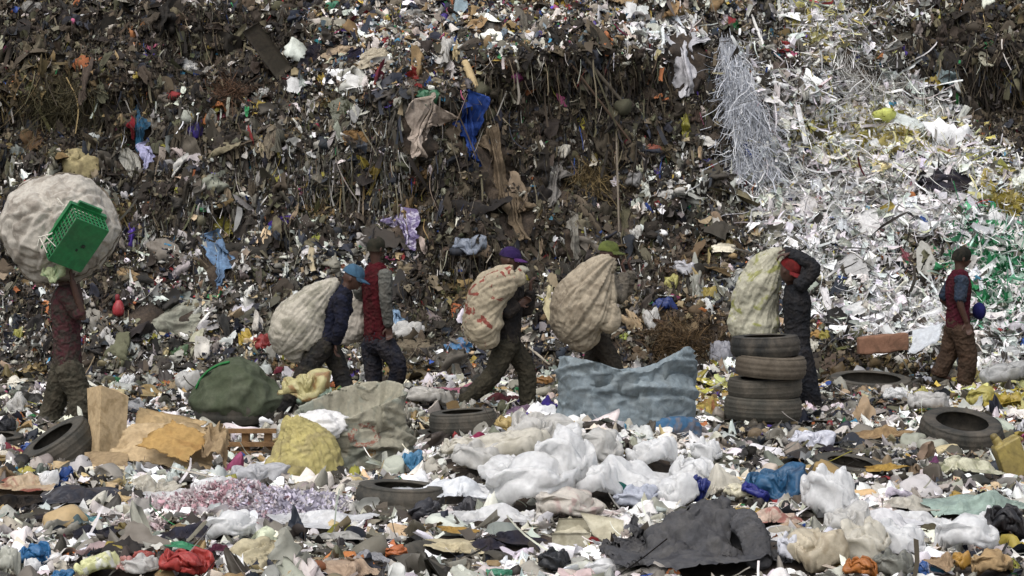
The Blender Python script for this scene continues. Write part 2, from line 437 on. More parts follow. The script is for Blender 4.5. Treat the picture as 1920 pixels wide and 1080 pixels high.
SIM = {}
def sim_shapes(kind, count, n):
    key = (kind, n)
    if key not in SIM:
        out = []
        for sd in range(count):
            V, Q = cached('%s_%d_%d' % (kind, n, sd), lambda: settle(kind, sd + 1, n)); V = np.array(V); lo, hi = np.percentile(V, 1, axis=0), np.percentile(V, 99, axis=0)
            out.append((V - (lo + hi) / 2) / ((hi - lo) / 2)[None] if kind != 'hang' else (V - [(lo[0] + hi[0]) / 2, np.median(V[:, 1]), hi[2]]) / [hi[0] - lo[0], hi[0] - lo[0], hi[2] - lo[2]])
            out[-1] = out[-1].clip(-1.35, 1.35)
        SIM[key] = (np.stack(out), np.asarray(Q))
    return SIM[key]

def relax(V, Q, key, pin, frames=12, shrink=-.12, grav=.3, press=None, **k):
    """let an already shaped bag or garment wrinkle under its own slack"""
    return np.array(cached(key, lambda: cloth_sim(V, [tuple(q) for q in Q], frames, pin=pin, shrink=shrink, grav=grav, press=press, selfc=False, **k)))
# ------------------------------------------------------------------ ground sheet and heap face
SOIL = soil_mat()
def build_terrain():
    xs = np.concatenate([np.linspace(-70, -9, 40)[:-1], np.arange(-9, 9, .06), np.linspace(9, 70, 40)])
    ys = np.concatenate([np.linspace(-40, 8, 40)[:-1], np.arange(8, 26, .06), np.linspace(26, 60, 20)])
    X, Y = np.meshgrid(xs, ys); Z = ground_z(X, Y)
    V = np.stack([X, Y, Z], -1).reshape(-1, 3)
    V[:, 2] += .02 * fbm(V * 6, 2, 31)
    tag(put("ground", np_mesh("ground", V, grid_faces(len(xs), len(ys)), SOIL)), kind='structure')
    xs = np.arange(-16, 16.01, .05); zs = np.arange(-.5, 7.5, .045)
    X, Z = np.meshgrid(xs, zs); Y = hill_y(X, Z)
    V = np.stack([X, Y, Z], -1).reshape(-1, 3)
    V += hill_n(V[:, 0], V[:, 2]) * (.07 * ridged(V * 4, 3, 41))[:, None]
    tag(put("refuse_hill", np_mesh("refuse_hill", V, grid_faces(len(xs), len(zs)), SOIL)), kind='structure')
build_terrain()

# ------------------------------------------------------------------ people
def head_mesh(c, fwd, up):
    f = unit(fwd); u = unit(np.array(up) - f * np.dot(up, f)); s = np.cross(u, f)
    V, Q = ico(4); a, b, h = V[:, 0], V[:, 1], V[:, 2]
    x = a * .094; y = b * .074; z = h * .115
    low = np.clip(-h, 0, 1)
    y = y * (1 - .28 * low); x = np.where(a > 0, x * (1 + .06 * low), x * (1.08 - .25 * low))
    fr = np.clip(a, 0, 1) ** 2
    g = lambda b0, h0, wb, wh: np.exp(-((np.abs(b) - b0) / wb) ** 2 - ((h - h0) / wh) ** 2) * fr
    x = x + .024 * g(0, -.16, .14, .14) + .012 * g(0, .02, .1, .18) + .007 * g(.25, .2, .35, .1) - .011 * g(.38, .05, .2, .12)
    x = x + .012 * g(0, -.46, .34, .07) - .004 * g(0, -.54, .3, .03) + .011 * g(0, -.62, .3, .07) + .012 * g(0, -.9, .3, .12)
    w = lambda x_, y_, z_: np.array(c) + np.outer(x_, f) + np.outer(y_, s) + np.outer(z_, u)
    out = [(w(x, y, z), [tuple(q) for q in Q])]
    for sg in (-1, 1):
        e, q = ico(2)
        out.append((w(e[:, 0] * .017 - .008, e[:, 1] * .010 + sg * .078, e[:, 2] * .032 - .008), [tuple(k) for k in q]))
    return out, f, u, s

def hand_parts(wr, d, nrm, curl=.5, sz=1.0):
    """palm, four unequal bent fingers and a side thumb"""
    d = unit(d); nrm = unit(np.array(nrm) - d * np.dot(nrm, d)); s = np.cross(nrm, d); wr = np.array(wr)
    P = [tube([wr - d * .01, wr + d * .045 * sz, wr + d * .092 * sz], [(.026 * sz, .017 * sz), (.040 * sz, .016 * sz), (.040 * sz, .013 * sz)], 10, side=s, res=2)]
    for k, (o, l) in enumerate(((-.030, .066), (-.010, .078), (.010, .074), (.030, .058))):
        p = wr + d * .092 * sz + s * o * sz; a = curl * (.8 + .12 * k); ch = [p - d * .012]; q = p; dd = d
        for j in range(3):
            dd = unit(dd * math.cos(a) + np.cross(np.cross(dd, nrm), dd) * math.sin(a)); q = q + dd * l * sz * (.42, .32, .26)[j]; ch.append(q)
        P.append(tube(ch, [.0095 * sz, .009 * sz, .008 * sz, .0065 * sz], 7, res=2))
    p = wr + d * .025 * sz - s * .026 * sz; t1 = p + unit(d * .6 - s * .7 + nrm * .2) * .042 * sz; t2 = t1 + unit(d * .85 - s * .15 + nrm * .45) * .034 * sz
    P.append(tube([p, t1, t2], [.014 * sz, .011 * sz, .008 * sz], 7, res=2)); return P

SKIN = mat('skin', '452f25', None, rough=.55, spec=.35, bump=.1, dirt='2a1d17', da=.3)
EYE = mat('eye_white', 'cfc8bd', None, rough=.3, bump=0, da=0)
BOOT = mat('boot_rubber', '26241f', None, rough=.6, spec=.3, bump=.2, dirt='5a5044', da=.6)

GN = [0]
def person(label, Y, J, face, garments, feet, hands, cap=None, up=(0, 0, 1), sk=1.0, curl=.6):
    """J: joint -> (px, py[, depth offset]). garments: list of (name, colour args, chains)"""
    P = {k: W(v[0], v[1], Y + (v[2] if len(v) > 2 else 0)) for k, v in J.items()}
    base = np.array([P['pel'][0], Y, float(ground_z(P['pel'][0], Y))])
    root = thing("person", label, "person", base, None)
    ap = unit(P['shn'] - P['shf'])                      # shoulder axis
    tor = lambda g: tube([P['pel'], (P['pel'] + P['che']) / 2, P['che'], P['nck'] - (P['nck'] - P['che']) * .12],
                         [(.145 + g, .105 + g), (.135 + g, .10 + g), (.165 + g, .115 + g), (.10 + g, .075 + g)], 18, side=ap)
    B = [tor(0)]
    hm, f, u, s = head_mesh(P['hd'], face, up); B += hm
    B.append(tube([P['nck'] - (P['nck'] - P['che']) * .25, P['nck'], P['hd'] - u * .05 - f * .02], [.07, .056, .052], 12))
    for q in 'nf':
        B.append(tube([P['sh' + q], P['el' + q], P['wr' + q]], [.052 * sk, .041 * sk, .028 * sk], 12))
        B.append(tube([P['hi' + q], P['kn' + q], P['an' + q]], [.084 * sk, .055 * sk, .038 * sk], 12))
        hd_, hn_ = hands[q]; B += hand_parts(P['wr' + q], hd_, hn_, curl)
        B.append(tube([P['an' + q] + np.array([0, 0, .01]), P['an' + q] + unit(feet[q]) * .13 - np.array([0, 0, .03])], [.042, .028], 10, res=1))
    V, Q = union(B, .0085, 2)
    part(root, "body", V, Q.astype(np.int32), SKIN)
    for sg in (-1, 1):
        v, q = ico(2); part(root, "eye", np.array(P['hd']) + f * .083 + s * sg * .030 + u * .006 + v * .0115, q, EYE)
    sep = []
    for nm, m, spec, amp in garments:
        if nm == 'shirt_sleeves': sep += [('shirt_sleeve', m, [c_], amp) for c_ in spec]
        else: sep.append((nm, m, spec, amp))
    for nm, m, spec, amp in sep:
        C = []
        for ch in spec:
            if ch == 'torso': C.append(tor(.022))
            elif ch == 'seat':
                C.append(tube([P['pel'] + np.array([0, 0, .10]), P['pel'], P['pel'] - np.array([0, 0, .07])], [(.15, .118), (.168, .128), (.15, .12)], 16, side=ap))
            else:
                ks, rs = ch; pts = [P[k] if isinstance(k, str) else P[k[0]] + (P[k[1]] - P[k[0]]) * k[2] for k in ks]
                C.append(tube(pts, rs, 14, side=ap if isinstance(rs[0], tuple) else None))
        V, Q = union(C, .0125, 3)
        V = wrinkle(V, Q, amp * .6, 9, RND.randint(0, 999), (1, 1, 1.5))
        GN[0] += 1; V = relax(V, Q, 'garment4_%d' % GN[0], np.full(len(V), .45), 8, -.18, .15, bend=.25)
        part(root, nm, V, Q.astype(np.int32), m)
    for q in 'nf':
        fd = unit(feet[q]); a = P['an' + q]; dn = np.array([0, 0, -.065]); sd = np.cross([0, 0, 1], fd)
        v, q_ = union([tube([a + np.array([0, 0, .10]), a, a + dn * .4], [.058, .055, .05], 12, res=2),
                       tube([a + dn - fd * .055, a + dn + fd * .08, a + dn + fd * .175], [(.040, .042), (.047, .042), (.042, .030)], 12, side=sd)], .011, 3)
        part(root, "boot", v, q_.astype(np.int32), BOOT)
    if cap:
        kind, m, m2 = cap; hc = P['hd']
        U = np.linspace(0, 2 * np.pi, 33)[:-1]; T = np.linspace(0, 1, 12)
        ww = lambda x, y, z: hc + np.outer(x, f) + np.outer(y, s) + np.outer(z, u)
        V = []
        lo = .03 if kind == 'peak' else -.025
        for t in T:
            a = t * math.pi / 2; rr = math.cos(a) ** .75
            if kind == 'knit':
                z_ = -.035 + .155 * t; w_ = (.93 + .22 * t) if t < .35 else 1.007 * max(0.02, 1 - ((t - .35) / .65) ** 2.2) ** .5
                V.append(ww(w_ * np.cos(U) * .104 - .014, w_ * np.sin(U) * .086, z_ + .014 * np.cos(U)))
            else: V.append(ww(rr * np.cos(U) * .112 - .008, rr * np.sin(U) * .090, lo + math.sin(a) * .108 + 0 * U))
        V = np.concatenate(V); V += .005 * np.stack([vn(V * 22, 5), vn(V * 22, 6), vn(V * 22, 7)], -1)
        Fq = [tuple(q) for q in grid_faces(32, 12, True)] + [tuple(range(11 * 32, 12 * 32))]
        c = part(root, "cap", V, Fq, m)
        if kind == 'peak':
            A = np.linspace(-1.15, 1.15, 17); V = []
            for off in (0, -.006):
                for r_ in np.linspace(.0, 1, 6):
                    V.append(ww(np.cos(A) * (.094 + .092 * r_ * np.cos(A * .75)) - .008, np.sin(A) * (.086 + .004 * r_), lo + .012 + off - .025 * r_ - .014 * (np.sin(A) ** 2) * r_))
            V = np.concatenate(V); g = grid_faces(17, 6)
            part(c, "brim", V, [tuple(q) for q in g] + [tuple(q[::-1]) for q in g + 17 * 6], m2 or m)
    return root, P

def sack(name, label, cat, Y, chain, m, mouth, seed, flat=1.0, amp=.022, group=None, lumps=.03, k=7, extra=None, voxel=.016):
    """a carried bag: chain of (px, py, radius px[, depth]) from the held mouth to the bottom; creases run out from the mouth"""
    sc = Y / F; pts = [W(c[0], c[1], Y + (c[3] if len(c) > 3 else 0)) for c in chain]
    rr = [(c[2] * sc, c[2] * sc * flat) for c in chain]
    B = [tube(pts, rr, 24, side=(1, 0, .01), res=5, cap=.8)]
    for e in extra or []: B.append(ell(W(e[0], e[1], Y + e[4]), (e[2] * sc, e[2] * sc * flat, e[3] * sc)))
    V, Q = union(B, voxel, 4)
    mp = W(mouth[0], mouth[1], Y); N = vnormals(V, Q)
    V = V + N * (lumps * fbm(V * 3.2, 2, seed))[:, None]
    d = V - mp; r = np.linalg.norm(d, axis=1, keepdims=True); dd = d / (r + .05)
    ax = unit(V.mean(0) - mp); e = unit(np.cross(ax, [.2, 1, .1])); g = np.cross(ax, e); ph = np.arctan2(d @ g, d @ e); al = d @ ax
    C = np.stack([np.cos(ph) * k * .32, np.sin(ph) * k * .32, al * 1.1 + seed], -1) + .10 * np.stack([vn(V * 3, seed + 1), vn(V * 3, seed + 2), vn(V * 3, seed + 3)], -1)
    f1 = .9 * crease(C, seed + 4, 2.0) - .9 * crease(C * [1.2, 1.2, 1] + 9, seed + 5, 2.4) + .6 * crease(C * [2.1, 2.1, 1], seed + 6, 2.4) - .7 * crease(C * [2.6, 2.6, 1], seed + 7, 2.6) + .3 * vn(C * [5, 5, 1], seed + 9)
    V = V + N * (amp * .62 * f1 * np.clip(1.2 - al / (al.max() + 1e-6) * 1.0, .15, 1) + .02 * fbm(V * 4, 2, seed + 13))[:, None]
    pin = np.where(r[:, 0] < .12, 1.0, .22); V = relax(V, Q, 'sack5_%d' % seed, pin, 13, -.10, .25, bend=1.2)
    return solo(name, label, cat, V, Q.astype(np.int32), m, True, group)

X, XN = (1, 0, 0), (-1, 0, 0)
def trousers(m, r=(.115, .088, .078), amp=.012):
    return ("trousers", m, ['seat', (('hin', 'knn', 'ann'), r), (('hif', 'knf', 'anf'), r)], amp)
def shirt(nm, m, sl=1.0, r=(.078, .066, .052), amp=.011, body=True):
    ch = ['torso'] if body else []
    for q in 'nf':
        if sl >= 1: ch.append((('sh' + q, 'el' + q, ('el' + q, 'wr' + q, .93)), r))
        elif sl > 0: ch.append((('sh' + q, ('sh' + q, 'el' + q, .45), ('sh' + q, 'el' + q, .9)), r))
    return (nm, m, ch, amp)

DARKOLIVE = cloth('37342b', '2a2822', dirt='5a5244', da=.4)
def people():
    # porter under the great bundle
    person("person in a maroon striped shirt carrying the huge round bundle with the green crate", 18.3,
           dict(hd=(124, 512), nck=(122, 541), che=(124, 575), pel=(126, 682), shn=(122, 553, -.18), shf=(120, 550, .18), eln=(154, 596, -.2), elf=(150, 575, .25),
                wrn=(136, 528, -.25), wrf=(140, 515, .25), hin=(128, 690, -.09), hif=(120, 690, .09), knn=(150, 752, -.09), knf=(104, 748, .1), ann=(132, 812, -.09), anf=(90, 790, .1)),
           (1, 0, -.25), [shirt("shirt", cloth('472a2e', '3a3431', s2=14, lo=.45, hi=.55, da=.5), .9, (.08, .07, .062), .014), trousers(cloth('47443a', '35332b'), (.125, .105, .10), .016)],
           dict(n=(1, -.1, -.1), f=(1, .1, -.6)), dict(n=((-.2, 0, 1), (1, 0, 0)), f=((-.2, 0, 1), (1, 0, 0))), None)
    # blue cap
    person("person in a faded blue cap and navy top leaning forward under a pale sack", 19.4,
           dict(hd=(662, 522), nck=(646, 545), che=(634, 568), pel=(607, 640), shn=(638, 560, -.18), shf=(640, 556, .18), eln=(640, 606, -.22), elf=(650, 590, .22),
                wrn=(630, 642, -.12), wrf=(630, 548, .12), hin=(606, 645, -.09), hif=(612, 645, .09), knn=(566, 708, -.1), knf=(636, 690, .1), ann=(530, 768, -.1), anf=(654, 756, .1)),
           (1, -.1, -.45), [shirt("jumper", cloth('1f2231', '1a1b24', dirt='3a3430', da=.3), 1), trousers(cloth('2a2a2a', '33322c'))],
           dict(n=(.8, 0, -.6), f=(1, 0, 0)), dict(n=((-.1, 0, -1), (1, 0, 0)), f=((-.5, 0, .8), (1, 0, 0))), ('peak', cloth('3a566b', '30495c', da=.3), cloth('3a566b', '2a4052', da=.3)), up=(.35, 0, 1))
    sack("carried_sack", "pale patched sack on the back of the person in the blue cap", "sack", 19.35,
         [(627, 530, 10), (606, 552, 27), (574, 592, 49), (556, 622, 51), (550, 650, 38), (552, 664, 20)], woven('aaa496', '938f80', da=.3), (632, 524), 3, .85, .024)
    # red vest
    person("person in a red vest with grey sleeves and dark jeans walking away", 20.6,
           dict(hd=(706, 466), nck=(706, 498), che=(705, 528), pel=(708, 640), shn=(722, 513, -.15), shf=(692, 512, .12), eln=(724, 567, -.2), elf=(680, 560, .16),
                wrn=(729, 612, -.17), wrf=(670, 540, .0), hin=(722, 646, -.08), hif=(697, 646, .08), knn=(747, 692, -.12), knf=(700, 698, .06), ann=(727, 752, .02), anf=(702, 760, .06)),
           (.75, .75, -.2), [shirt("shirt_sleeves", cloth('5c5c57', '4d4d49', da=.4), 1, (.075, .062, .05), .010, False),
                             ("vest", cloth('45131a', '360f14', da=.3), ['torso'], .010), trousers(cloth('23252e', '2d2e33'))],
           dict(n=(1, .5, -.3), f=(1, .6, 0)), dict(n=((.05, 0, -1), (0, -1, 0)), f=((0, 0, 1), (1, 0, 0))), ('knit', cloth('26261f'), cloth('2e2e26')))
    sack("carried_sack", "small white sack slung behind the person in the red vest", "sack", 20.75,
         [(690, 512, 6), (678, 545, 16), (668, 580, 25), (664, 608, 29), (648, 634, 16), (632, 642, 5)], woven('a29b90', '8a8478', da=.3), (690, 505), 8, .7, .02)
    # purple cap
    person("person in a purple cap and black top striding with a patterned sack", 19.9,
           dict(hd=(957, 488), nck=(955, 515), che=(957, 545), pel=(952, 640), shn=(962, 532, -.18), shf=(958, 528, .18), eln=(948, 585, -.25), elf=(985, 585, .2),
                wrn=(972, 572, -.22), wrf=(995, 545, .1), hin=(948, 648, -.09), hif=(956, 648, .09), knn=(922, 705, -.1), knf=(986, 692, .1), ann=(872, 750, -.1), anf=(990, 758, .1)),
           (1, -.1, -.2), [shirt("jacket", cloth('222122', '2a2828'), 1), trousers(DARKOLIVE, (.118, .095, .08))],
           dict(n=(.85, 0, -.5), f=(1, 0, 0)), dict(n=((.8, 0, .5), (0, -1, 0)), f=((0, 0, 1), (1, 0, 0))), ('peak', cloth('2c2045', '251b3a', da=.2), cloth('4a2d5a', '6b4a48', da=.2)))
    sack("carried_sack", "printed beige sack on the shoulder of the person in the purple cap", "sack", 19.6,
         [(978, 522, 13), (958, 520, 25), (925, 545, 36), (908, 585, 38), (908, 615, 37), (914, 634, 22)], woven('a0957f', '8a4438', s2=7, lo=.60, hi=.62), (985, 530), 12, .8, .02)
    # green cap
    person("person in an olive green cap behind a very large beige sack", 20.8,
           dict(hd=(1142, 476), nck=(1136, 506), che=(1134, 540), pel=(1122, 630), shn=(1142, 522, -.18), shf=(1140, 518, .18), eln=(1162, 560, -.2), elf=(1172, 550, .2),
                wrn=(1172, 512, -.1), wrf=(1184, 508, .15), hin=(1120, 638, -.09), hif=(1126, 638, .09), knn=(1152, 690, -.1), knf=(1100, 700, .1), ann=(1142, 752, -.1), anf=(1062, 742, .1)),
           (1, -.15, -.1), [shirt("shirt", cloth('6b655b', '54504a', s2=12), 1), trousers(cloth('302d29', '3a3630'))],
           dict(n=(1, 0, -.1), f=(.9, 0, -.4)), dict(n=((-.4, 0, 1), (1, 0, 0)), f=((-.4, 0, 1), (1, 0, 0))), ('peak', cloth('5a6234', '474f2a', da=.25), cloth('4e5530', da=.25)))
    sack("carried_sack", "very large beige sack carried by the person in the olive green cap", "sack", 20.4,
         [(1142, 492, 14), (1126, 505, 28), (1104, 545, 52), (1092, 585, 60), (1090, 610, 54), (1094, 632, 30)], woven('9a8f7c', '857a68', da=.4), (1150, 490), 17, .75, .034, extra=[(1140, 595, 20, 28, -.1)])
    # red cap
    person("person in a red cap and long charcoal overall with arms raised behind the tyre stack", 19.8,
           dict(hd=(1480, 508, -.10), nck=(1488, 536), che=(1494, 565), pel=(1495, 655), shn=(1500, 535, -.17), shf=(1494, 532, .17), eln=(1526, 502, -.2), elf=(1512, 492, .22),
                wrn=(1482, 476, -.12), wrf=(1470, 470, .15), hin=(1498, 662, -.08), hif=(1494, 662, .08), knn=(1514, 708, -.08), knf=(1502, 712, .1), ann=(1528, 768, -.06), anf=(1510, 764, .1)),
           (.75, -.55, -.6), [shirt("overall", cloth('26272a', '1f2023', da=.25), 1, (.082, .068, .055), .012),
                              ("trousers", cloth('24262b', '1e1f22', da=.25), ['seat', (('hin', 'knn', 'ann'), (.125, .098, .075)), (('hif', 'knf', 'anf'), (.12, .095, .07))], .012)],
           dict(n=(1, -.3, 0), f=(1, .1, 0)), dict(n=((-.9, 0, -.1), (0, 0, -1)), f=((-.9, 0, -.1), (0, 0, -1))), ('peak', cloth('6a1c1d', '521718', da=.2), cloth('7a2226', da=.25)), up=(.3, -.2, 1))
    sack("carried_sack", "white and yellow sack on the shoulder of the person in the red cap", "sack", 19.95,
         [(1462, 472, 7), (1442, 490, 24), (1426, 530, 38), (1414, 575, 44), (1412, 610, 46), (1414, 640, 36)], woven('a8a592', '8e8f58', s2=4, lo=.55, hi=.62), (1470, 468), 23, .75, .032)
    # right hand figure
    person("person in a red vest with blue sleeves and brown trousers on the far right", 21.8,
           dict(hd=(1804, 484), nck=(1800, 512), che=(1797, 536), pel=(1796, 612), shn=(1803, 524, -.17), shf=(1790, 522, .17), eln=(1800, 566, -.22), elf=(1768, 562, .24),
                wrn=(1812, 604, -.2), wrf=(1816, 588, .3), hin=(1804, 618, -.09), hif=(1790, 618, .09), knn=(1814, 668, -.1), knf=(1778, 664, .1), ann=(1810, 716, -.08), anf=(1760, 700, .1)),
           (1, .1, -.25), [shirt("shirt_sleeves", cloth('2d3745', '27303c', da=.3), .5, (.078, .07, .064), .010, False), ("vest", cloth('431522', '36131a', da=.3), ['torso'], .010),
                           trousers(cloth('43342a', '382c24'), (.12, .10, .09), .015)],
           dict(n=(1, -.2, 0), f=(.9, 0, -.3)), dict(n=((.25, 0, -1), (0, -1, 0)), f=((1, 0, -.2), (0, 0, -1))), ('knit', cloth('1c1d1a'), cloth('1c1d1a')))
    V, Q = ico(4); V = V * np.array([.075, .085, .095]); V = V * (1 + .06 * fbm(V * 14, 2, 4))[:, None] + W(1836, 583, 22.0)
    solo("round_bag", "small dark blue round bag in the far hand of the person on the right", "bag", V, Q, cloth('1d1f4d', '17193a', da=.15))
people()
# ------------------------------------------------------------------ loose pieces, many at a time
def rand_frames(n, tilt, along=None, spread=.6):
    N = len(n); a = n + tilt * R.randn(N, 3); a /= np.linalg.norm(a, axis=1, keepdims=True)
    t = R.randn(N, 3) if along is None else along + spread * R.randn(N, 3)
    t -= a * (t * a).sum(1, keepdims=True); t /= np.linalg.norm(t, axis=1, keepdims=True) + 1e-9
    return t, np.cross(a, t), a

def cards(p, n, sx, sy, tilt=.6, crumple=.12, bend=.35, res=4, jag=.2, along=None, spread=.6):
    N = len(p); g = np.linspace(-1, 1, res); U, Vv = [q.ravel() for q in np.meshgrid(g, g)]
    K = len(U); sx = np.asarray(sx)[:, None]; sy = np.asarray(sy)[:, None]; sz = np.minimum(sx, sy)
    u = (U + jag * R.randn(N, K)) * sx; v = (Vv + jag * R.randn(N, K)) * sy
    b = bend * R.randn(N, 3, 1)
    w = (b[:, 0] * U ** 2 + b[:, 1] * Vv ** 2 + b[:, 2] * U * Vv) * np.sqrt(sx * sy) + crumple * sz * R.randn(N, K)
    t, s, a = rand_frames(n, tilt, along, spread)
    V = p[:, None] + u[..., None] * t[:, None] + v[..., None] * s[:, None] + w[..., None] * a[:, None]
    f = grid_faces(res, res); Q = (np.arange(N) * K)[:, None, None] + f[None]
    return V.reshape(-1, 3), Q.reshape(-1, 4), K

def strips(p, d, length, width, res=8, curl=.35, droop=0.0):
    """ribbons that start at p and wander off along d"""
    N = len(p); d = d / (np.linalg.norm(d, axis=1, keepdims=True) + 1e-9); st = (np.asarray(length) / (res - 1))[:, None]
    P = [p]; c = R.randn(N, 3) * curl * .4
    for k in range(res - 1):
        c = .7 * c + R.randn(N, 3) * curl * .5
        d = d + c * .5; d[:, 2] -= droop; d /= np.linalg.norm(d, axis=1, keepdims=True); P.append(P[-1] + d * st)
    P = np.stack(P, 1); w = R.randn(N, 3); T = P[:, -1] - P[:, 0]; s = np.cross(T, w); s /= np.linalg.norm(s, axis=1, keepdims=True) + 1e-9
    s = s * np.asarray(width)[:, None] / 2; tw = np.linspace(-1, 1, res)[None, :, None] * R.randn(N, 1, 1) * .6
    T = T / (np.linalg.norm(T, axis=1, keepdims=True) + 1e-9); o = np.cross(T, s)
    S = s[:, None] * np.cos(tw) + o[:, None] * np.sin(tw)
    V = np.stack([P - S, P + S], 2).reshape(N, res * 2, 3)
    f = np.array([[2 * i, 2 * i + 1, 2 * i + 3, 2 * i + 2] for i in range(res - 1)])
    return V.reshape(-1, 3), ((np.arange(N) * res * 2)[:, None, None] + f[None]).reshape(-1, 4), res * 2

_tp = {}
def templates(kind):
    """a dozen crumpled shapes that loose pieces are made from"""
    if kind in _tp: return _tp[kind]
    T, Q = sim_shapes('bag', 10, 3) if kind == 'bag' else sim_shapes('heap', 12, 13)
    _tp[kind] = (T * ([1, .8, .55] if kind == 'bag' else [1, 1, .45]), Q); return _tp[kind]

def pieces(kind, p, n, size, tilt=.5, along=None, spread=.9, flat=1.0, stretch=1.0):
    T, Q0 = templates(kind); N = len(p); K = T.shape[1]
    S = np.asarray(size)[:, None] * np.exp(.28 * R.randn(N, 3)); S[:, 2] *= flat; S[:, 0] *= stretch; S[:, 1] /= stretch ** .5
    L_ = T[R.randint(0, len(T), N)] * S[:, None]; t, s, a = rand_frames(n, tilt, along, spread)
    V = p[:, None] + L_[..., :1] * t[:, None] + L_[..., 1:2] * s[:, None] + L_[..., 2:] * a[:, None]
    return V.reshape(-1, 3), ((np.arange(N) * K)[:, None, None] + Q0[None]).reshape(-1, Q0.shape[1]), K

def lumps(p, r, sq=(1, 1, .7), rough=.3, k=2):
    V0, Q0 = ico(k); N = len(p); K = len(V0)
    q = V0[None] * 1.6 + R.rand(N, 1, 3) * 200
    rad = 1 + rough * vn(q, 3) + .5 * rough * vn(q * 2.3, 8) + .08 * R.randn(N, K)
    sc = np.asarray(r)[:, None] * np.array(sq) * (1 + .3 * R.randn(N, 3)).clip(.5, 1.8)
    V = V0[None] * rad[..., None] * sc[:, None]
    a = R.rand(N) * 6.28; c, s = np.cos(a)[:, None], np.sin(a)[:, None]
    V = np.stack([V[..., 0] * c - V[..., 1] * s, V[..., 0] * s + V[..., 1] * c, V[..., 2]], -1) + p[:, None]
    return V.reshape(-1, 3), ((np.arange(N) * K)[:, None, None] + Q0[None]).reshape(-1, 3), K

ACC = [('2b4f9e', 1), ('8f2a2c', 1), ('b89a3c', 1.3), ('2f7d4a', .8), ('4f3a90', .6), ('b86a38', 1.2), ('b8587c', .5), ('3b8ab0', .7), ('a8a03c', .9), ('7a2f3c', .6)]
def pal(base, acc): return base + [(c, w * acc * .33) for c, w in ACC]
PAL = dict(
    dark=pal([('221e19', 3.2), ('2f2922', 4.4), ('3e362c', 3.6), ('1b1816', 3), ('51483a', 2.4), ('6a614f', 1.8), ('8c877a', .9), ('b4afa4', .4), ('4c4b3a', 1.6), ('2c2f36', 1.4)], .10),
    straw=pal([('3d3423', 3), ('56482f', 3), ('6f5f3e', 2.5), ('2b261b', 3), ('4a4a2b', 1.5), ('8a7a56', 1)], .03),
    mixdark=pal([('282521', 2.6), ('38342e', 3), ('4a463d', 3), ('656056', 2.6), ('888680', 2.2), ('b5b3ae', 1.4), ('dad9d5', .8), ('262930', 1.9), ('54523f', 1.3), ('7c705c', 1.2)], .22),
    mixed=pal([('292725', 2.4), ('3b3833', 2.6), ('585349', 2.6), ('7b776e', 2.4), ('9c9a93', 2.4), ('c3c1bb', 2.0), ('e4e3df', 1.3), ('272b34', 2.1), ('8a7960', 1.2), ('b0a080', .8), ('5d5b48', 1)], .30),
    rim=pal([('35302b', 2), ('5a5248', 2), ('8a8478', 2), ('b5b0a6', 2), ('dedbd5', 1.4), ('262a36', 1.4), ('8c7553', 1.4), ('6f7d86', .8)], .42),
    paper=pal([('dad9d8', 5), ('c4c4c3', 3.6), ('ecebea', 4), ('a9a8a4', 2.5), ('8a8780', 1.0), ('4a453e', 1.0), ('2d2a28', .8), ('cfcbc2', 1.6), ('c9c69c', .25)], .08),
    papermix=pal([('d6d5d3', 4), ('bcbbb8', 3), ('e8e7e5', 3), ('8a8780', 2), ('5a544a', 2.4), ('37322c', 2.6), ('24221f', 1.6), ('b0a858', .9), ('7d7560', 1.2)], .14),
    paperyellow=pal([('d9d8d6', 4), ('c4c4c2', 3), ('eeedeb', 2.5), ('c2b662', 1.5), ('cfca98', 1.5), ('a39a58', .7), ('55503e', 1.2)], .06),
    papergreen=pal([('d9d8d6', 4), ('c4c4c2', 3), ('eeedeb', 2.5), ('2f8a55', 1.5), ('5aa67e', 1.2), ('a9c8b6', 1.4), ('45483e', 1.6), ('1f5a3a', .8)], .06),
    ground=pal([('2e2b28', 2.6), ('48443d', 2.4), ('746e64', 2.4), ('98938a', 2.8), ('bab6ae', 2.8), ('dcdad6', 2.2), ('262a33', 1.3), ('9a8259', 1.6), ('bda67c', 1.6), ('d8d2bf', 1.8), ('6f746c', 1)], .30),
    groundwhite=pal([('c0bcb3', 3), ('dedcd8', 4), ('ecebe8', 2), ('9a958a', 2), ('4a443b', 1.4), ('cdc7b6', 1.6)], .14),
    groundyellow=pal([('d4c04a', 2.4), ('cfc884', 2), ('c8c4ba', 2), ('e6e4e0', 2), ('a8803a', 1.2), ('7a7366', 1.2), ('4a443b', 1)], .25),
    soil=pal([('3a3025', 4), ('4c3f2f', 4), ('5f4f3b', 3), ('2b251e', 3), ('7a6a4f', 1.2)], .02))
_pl = {}
for k_, v_ in PAL.items():
    w_ = np.array([b for _, b in v_]); _pl[k_] = (np.array([lin(c) for c, _ in v_]), w_ / w_.sum())

